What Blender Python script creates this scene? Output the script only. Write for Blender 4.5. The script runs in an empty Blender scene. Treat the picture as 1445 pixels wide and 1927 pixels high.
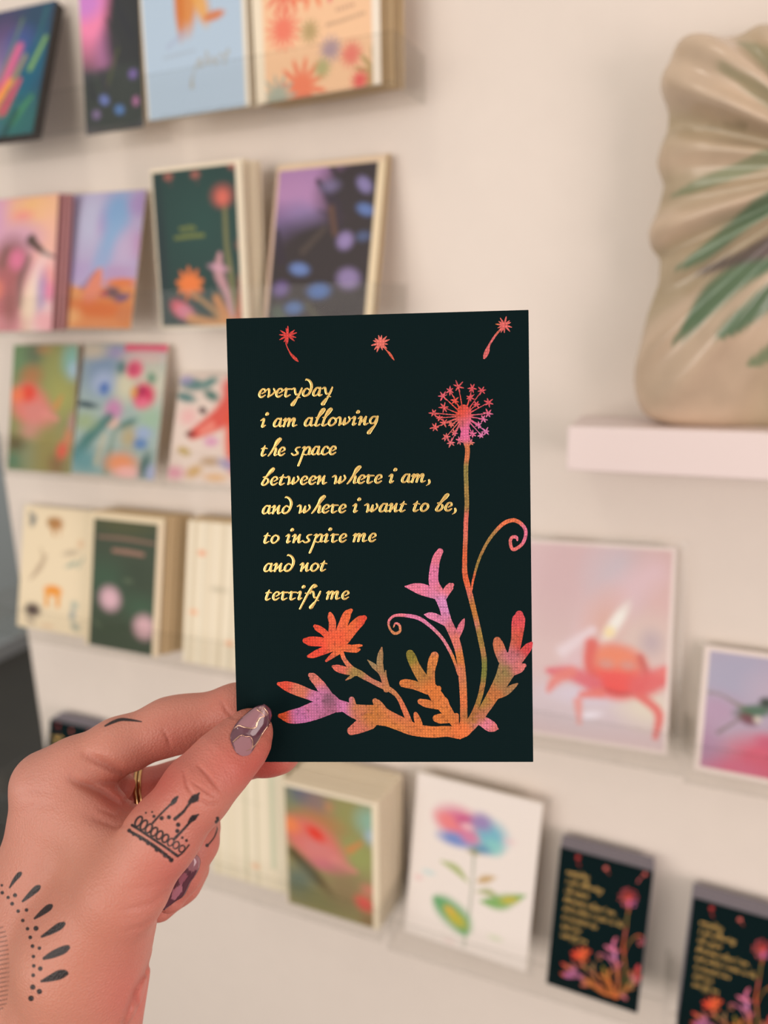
import bpy, bmesh, math, random
import numpy as np
from mathutils import Matrix, Vector

# ------------------------------------------------------------------ camera, light, exposure
SC = bpy.context.scene
COL = SC.collection
EYE = np.array((0.0, 0.0, 1.45))
# rows: world X, Y, Z; columns: camera right, camera down, camera forward
CAM = np.array(((0.92271982, 0.07341785, -0.37841506),
                (0.38477709, -0.23431834, 0.89277181),
                (-0.0231242, -0.96938369, -0.24445968)))
FOC = 1420.0
cd = bpy.data.cameras.new('camera')
cam = bpy.data.objects.new('camera', cd)
COL.objects.link(cam)
m4 = Matrix.Identity(4)
for i in range(3):
    m4[i][0] = CAM[i, 0]; m4[i][1] = -CAM[i, 1]; m4[i][2] = -CAM[i, 2]; m4[i][3] = EYE[i]
cam.matrix_world = m4
cd.lens = 6.86
cd.sensor_fit = 'VERTICAL'
cd.sensor_height = 6.86 * 1927 / FOC
cd.sensor_width = 6.86 * 1445 / FOC
cd.clip_start = 0.01
cd.dof.use_dof = True
cd.dof.focus_distance = 0.256
cd.dof.aperture_fstop = 1.7
SC.camera = cam
SC.view_settings.view_transform = 'Standard'
SC.view_settings.look = 'None'
SC.view_settings.gamma = 1.0
SC.view_settings.use_curve_mapping = False
SC.view_settings.exposure = -0.05
SC.cycles.transparent_max_bounces = 32


def lin(h):
    """'rrggbb' -> linear rgb"""
    v = [int(h[i:i + 2], 16) / 255 for i in (0, 2, 4)]
    return tuple(x / 12.92 if x <= 0.04045 else ((x + 0.055) / 1.055) ** 2.4 for x in v)


W = bpy.data.worlds.new('shop_light')
SC.world = W
W.use_nodes = True
nt = W.node_tree
nt.nodes.clear()
o_ = nt.nodes.new('ShaderNodeOutputWorld')
b_ = nt.nodes.new('ShaderNodeBackground')
tc_ = nt.nodes.new('ShaderNodeTexCoord')
sp_ = nt.nodes.new('ShaderNodeSeparateXYZ')
rm_ = nt.nodes.new('ShaderNodeValToRGB')
mr_ = nt.nodes.new('ShaderNodeMapRange')
mr_.inputs[1].default_value = -1; mr_.inputs[2].default_value = 1
nt.links.new(tc_.outputs['Generated'], sp_.inputs[0])
nt.links.new(sp_.outputs['Z'], mr_.inputs[0])
nt.links.new(mr_.outputs[0], rm_.inputs[0])
el = rm_.color_ramp.elements
el[0].position = 0.0; el[0].color = (0.30, 0.22, 0.19, 1)
el[1].position = 1.0; el[1].color = (1.0, 0.93, 0.85, 1)
e = el.new(0.5); e.color = (0.62, 0.52, 0.46, 1)
nt.links.new(rm_.outputs[0], b_.inputs['Color'])
b_.inputs['Strength'].default_value = WORLD_STRENGTH = 0.66
nt.links.new(b_.outputs[0], o_.inputs[0])


def area(name, loc, target, sx, sy, power, color):
    l = bpy.data.lights.new(name, 'AREA')
    l.shape = 'RECTANGLE'; l.size = sx; l.size_y = sy; l.energy = power; l.color = color
    ob = bpy.data.objects.new(name, l)
    COL.objects.link(ob)
    ob.location = loc
    ob.rotation_euler = (Vector(target) - Vector(loc)).to_track_quat('-Z', 'Y').to_euler()
    return ob


# shop window behind to the left, warm ceiling panel to the right, small spot overhead
area('window_light', (-1.3, -2.5, 1.42), (-0.35, 0.7, 1.0), 3.0, 1.9, 62, (1.0, 0.93, 0.86))
area('ceiling_panel_light', (1.9, -1.3, 2.3), (0.1, 0.7, 1.0), 1.2, 1.2, 8, (1.0, 0.86, 0.79))
area('side_fill_light', (1.7, -0.75, 1.05), (-0.1, 0.25, 1.25), 1.0, 1.2, 21, (1.0, 0.84, 0.81))  # low pinkish fill added for the hand's right edge, no known window
area('ceiling_spot_light', (-0.75, -0.25, 2.75), (-0.3, 0.6, 1.2), 0.22, 0.22, 2.5, (1.0, 0.9, 0.8))
area('back_room_fill', (-2.0, 2.6, 2.85), (-2.2, 2.5, 0.0), 0.8, 0.8, 22, (1.0, 0.97, 0.94))  # unseen lamp, added to lift the grey wall at left


# ------------------------------------------------------------------ helpers
def principled(name, color=None, rough=0.5, metal=0.0, attr=None, spec=0.5, **kw):
    m = bpy.data.materials.new(name)
    m.use_nodes = True
    n = m.node_tree.nodes; L = m.node_tree.links
    p = n['Principled BSDF']
    p.inputs['Roughness'].default_value = rough
    p.inputs['Metallic'].default_value = metal
    p.inputs['Specular IOR Level'].default_value = spec
    if attr:
        a = n.new('ShaderNodeAttribute'); a.attribute_name = attr
        L.new(a.outputs['Color'], p.inputs['Base Color'])
    elif color:
        p.inputs['Base Color'].default_value = (*lin(color), 1)
    for k, v in kw.items():
        p.inputs[k].default_value = v
    return m


def noisy(m, scale, amount, bump=0.0, detail=4.0, stretch=(1, 1, 1)):
    """vary a plain material a little, and roughen its surface"""
    n = m.node_tree.nodes; L = m.node_tree.links
    p = n['Principled BSDF']
    tc = n.new('ShaderNodeTexCoord'); mp = n.new('ShaderNodeMapping'); nz = n.new('ShaderNodeTexNoise')
    mp.inputs['Scale'].default_value = stretch
    L.new(tc.outputs['Object'], mp.inputs[0]); L.new(mp.outputs[0], nz.inputs[0])
    nz.inputs['Scale'].default_value = scale; nz.inputs['Detail'].default_value = detail
    mix = n.new('ShaderNodeMix'); mix.data_type = 'RGBA'; mix.blend_type = 'MULTIPLY'
    mix.inputs[0].default_value = amount
    src = p.inputs['Base Color']
    if src.is_linked:
        L.new(src.links[0].from_socket, mix.inputs[6])
    else:
        mix.inputs[6].default_value = src.default_value
    L.new(nz.outputs[0], mix.inputs[7])
    L.new(mix.outputs[2], p.inputs['Base Color'])
    if bump:
        b = n.new('ShaderNodeBump'); b.inputs['Strength'].default_value = bump
        b.inputs['Distance'].default_value = 0.001
        L.new(nz.outputs[0], b.inputs['Height']); L.new(b.outputs[0], p.inputs['Normal'])
    return m


def clear(name, tint, gloss, rough=0.05):
    """thin clear plastic: lets light straight through and mirrors a little of it"""
    m = bpy.data.materials.new(name)
    m.use_nodes = True
    n = m.node_tree.nodes; L = m.node_tree.links
    n.remove(n['Principled BSDF'])
    t = n.new('ShaderNodeBsdfTransparent'); t.inputs[0].default_value = (*tint, 1)
    g = n.new('ShaderNodeBsdfGlossy'); g.inputs['Roughness'].default_value = rough
    lw = n.new('ShaderNodeLayerWeight'); lw.inputs[0].default_value = 0.35
    mt = n.new('ShaderNodeMath'); mt.operation = 'MULTIPLY_ADD'
    mt.inputs[1].default_value = gloss; mt.inputs[2].default_value = 0.007
    mx = n.new('ShaderNodeMixShader')
    L.new(lw.outputs['Facing'], mt.inputs[0]); L.new(mt.outputs[0], mx.inputs[0])
    L.new(t.outputs[0], mx.inputs[1]); L.new(g.outputs[0], mx.inputs[2])
    L.new(mx.outputs[0], n['Material Output'].inputs[0])
    return m


def mesh_obj(name, verts, faces, mat, parent=None, colors=None, smooth=False, fmats=None, mats=None):
    me = bpy.data.meshes.new(name)
    me.from_pydata([tuple(map(float, v)) for v in verts], [], [tuple(map(int, f)) for f in faces])
    if mats:
        for x in mats: me.materials.append(x)
    elif mat:
        me.materials.append(mat)
    if fmats is not None:
        me.polygons.foreach_set('material_index', np.asarray(fmats, np.int32))
    if colors is not None:
        a = me.color_attributes.new('paint', 'FLOAT_COLOR', 'POINT')
        c = np.ones((len(verts), 4), np.float32); c[:, :3] = colors
        a.data.foreach_set('color', c.ravel())
    if smooth:
        me.polygons.foreach_set('use_smooth', np.ones(len(me.polygons), bool))
    me.update()
    ob = bpy.data.objects.new(name, me)
    COL.objects.link(ob)
    if parent: ob.parent = parent
    return ob


def tag(o, label, cat, group=None):
    o['label'] = label; o['category'] = cat
    if group: o['group'] = group
    return o


def struct(o):
    o['kind'] = 'structure'
    return o


def empty(name, mat):
    o = bpy.data.objects.new(name, None)
    o.empty_display_size = 0.02
    COL.objects.link(o)
    o.matrix_world = mat
    return o


class MB:
    """collects boxes into one mesh"""
    def __init__(s): s.v = []; s.f = []
    def box(s, x0, x1, y0, y1, z0, z1):
        b = len(s.v)
        s.v += [(x0, y0, z0), (x1, y0, z0), (x1, y1, z0), (x0, y1, z0), (x0, y0, z1), (x1, y0, z1), (x1, y1, z1), (x0, y1, z1)]
        s.f += [tuple(b + i for i in q) for q in ((0, 3, 2, 1), (4, 5, 6, 7), (0, 1, 5, 4), (1, 2, 6, 5), (2, 3, 7, 6), (3, 0, 4, 7))]
        return s
    def build(s, name, mat, parent=None, bevel=0.0):
        o = mesh_obj(name, s.v, s.f, mat, parent)
        if bevel:
            md = o.modifiers.new('edge', 'BEVEL'); md.width = bevel; md.segments = 2
        return o


def spline(pts, step):
    """Catmull-Rom through points of any dimension, resampled about every `step`"""
    P = np.array(pts, float)
    if len(P) == 2:
        n = max(2, int(np.linalg.norm(P[1, :2] - P[0, :2]) / step) + 1)
        t = np.linspace(0, 1, n)[:, None]
        return P[0] * (1 - t) + P[1] * t
    Q = np.vstack([2 * P[0] - P[1], P, 2 * P[-1] - P[-2]])
    out = []
    for i in range(1, len(Q) - 2):
        n = max(2, int(np.linalg.norm(Q[i + 1, :2] - Q[i, :2]) / step) + 1)
        t = np.linspace(0, 1, n, endpoint=False)[:, None]
        a, b, c_, d = Q[i - 1], Q[i], Q[i + 1], Q[i + 2]
        out.append(0.5 * (2 * b + (c_ - a) * t + (2 * a - 5 * b + 4 * c_ - d) * t * t + (3 * b - a - 3 * c_ + d) * t ** 3))
    out.append(Q[-2][None])
    return np.vstack(out)


def with_caps(S):
    """x, y, width samples -> the same with round ends"""
    S = S.copy(); S[:, 2] = np.maximum(S[:, 2], 1e-3)
    def cap(p, d, w):
        r = w / 2
        return [np.array((p[0] + d[0] * r * math.sin(a), p[1] + d[1] * r * math.sin(a), max(w * math.cos(a), 1e-4))) for a in (0.5, 0.95, 1.3, 1.52)]
    d0 = S[0, :2] - S[1, :2]; d0 /= max(np.linalg.norm(d0), 1e-9)
    d1 = S[-1, :2] - S[-2, :2]; d1 /= max(np.linalg.norm(d1), 1e-9)
    return np.vstack([cap(S[0], d0, S[0, 2])[::-1], S, cap(S[-1], d1, S[-1, 2])])


def tangents(S):
    T = np.gradient(S[:, :2], axis=0)
    T /= np.maximum(np.linalg.norm(T, axis=1), 1e-9)[:, None]
    return T


def ribbons(strokes, z0, dz, step, wobble=0.0, seed=0):
    """flat printed strokes, x y width in mm -> verts, faces in mm"""
    rng = random.Random(seed)
    V, F = [], []
    for k, st in enumerate(strokes):
        S = with_caps(spline(st, step)); T = tangents(S)
        N = np.c_[-T[:, 1], T[:, 0]]
        b = len(V); z = z0 + k * dz
        for i in range(len(S)):
            wl = S[i, 2] / 2 + rng.uniform(-wobble, wobble); wr = S[i, 2] / 2 + rng.uniform(-wobble, wobble)
            V.append((S[i, 0] + N[i, 0] * wl, S[i, 1] + N[i, 1] * wl, z))
            V.append((S[i, 0] - N[i, 0] * wr, S[i, 1] - N[i, 1] * wr, z))
        for i in range(len(S) - 1):
            a = b + 2 * i
            F.append((a, a + 1, a + 3, a + 2))
    return np.array(V), F


def domed(strokes, z0, height, step, prof=7):
    """raised rounded strokes (embossed foil), x y width in mm"""
    V, F = [], []
    ang = np.linspace(0, math.pi, prof)
    for st in strokes:
        S = with_caps(spline(st, step)); T = tangents(S)
        N = np.c_[-T[:, 1], T[:, 0]]
        b = len(V)
        for i in range(len(S)):
            w = S[i, 2] / 2; h = min(height, w * 0.9)
            for a in ang:
                ca = math.cos(a); sa = math.sin(a) ** 0.5
                V.append((S[i, 0] + N[i, 0] * w * ca, S[i, 1] + N[i, 1] * w * ca, z0 + h * sa))
        for i in range(len(S) - 1):
            for j in range(prof - 1):
                a = b + i * prof + j
                F.append((a, a + 1, a + prof + 1, a + prof))
    return np.array(V), F


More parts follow.
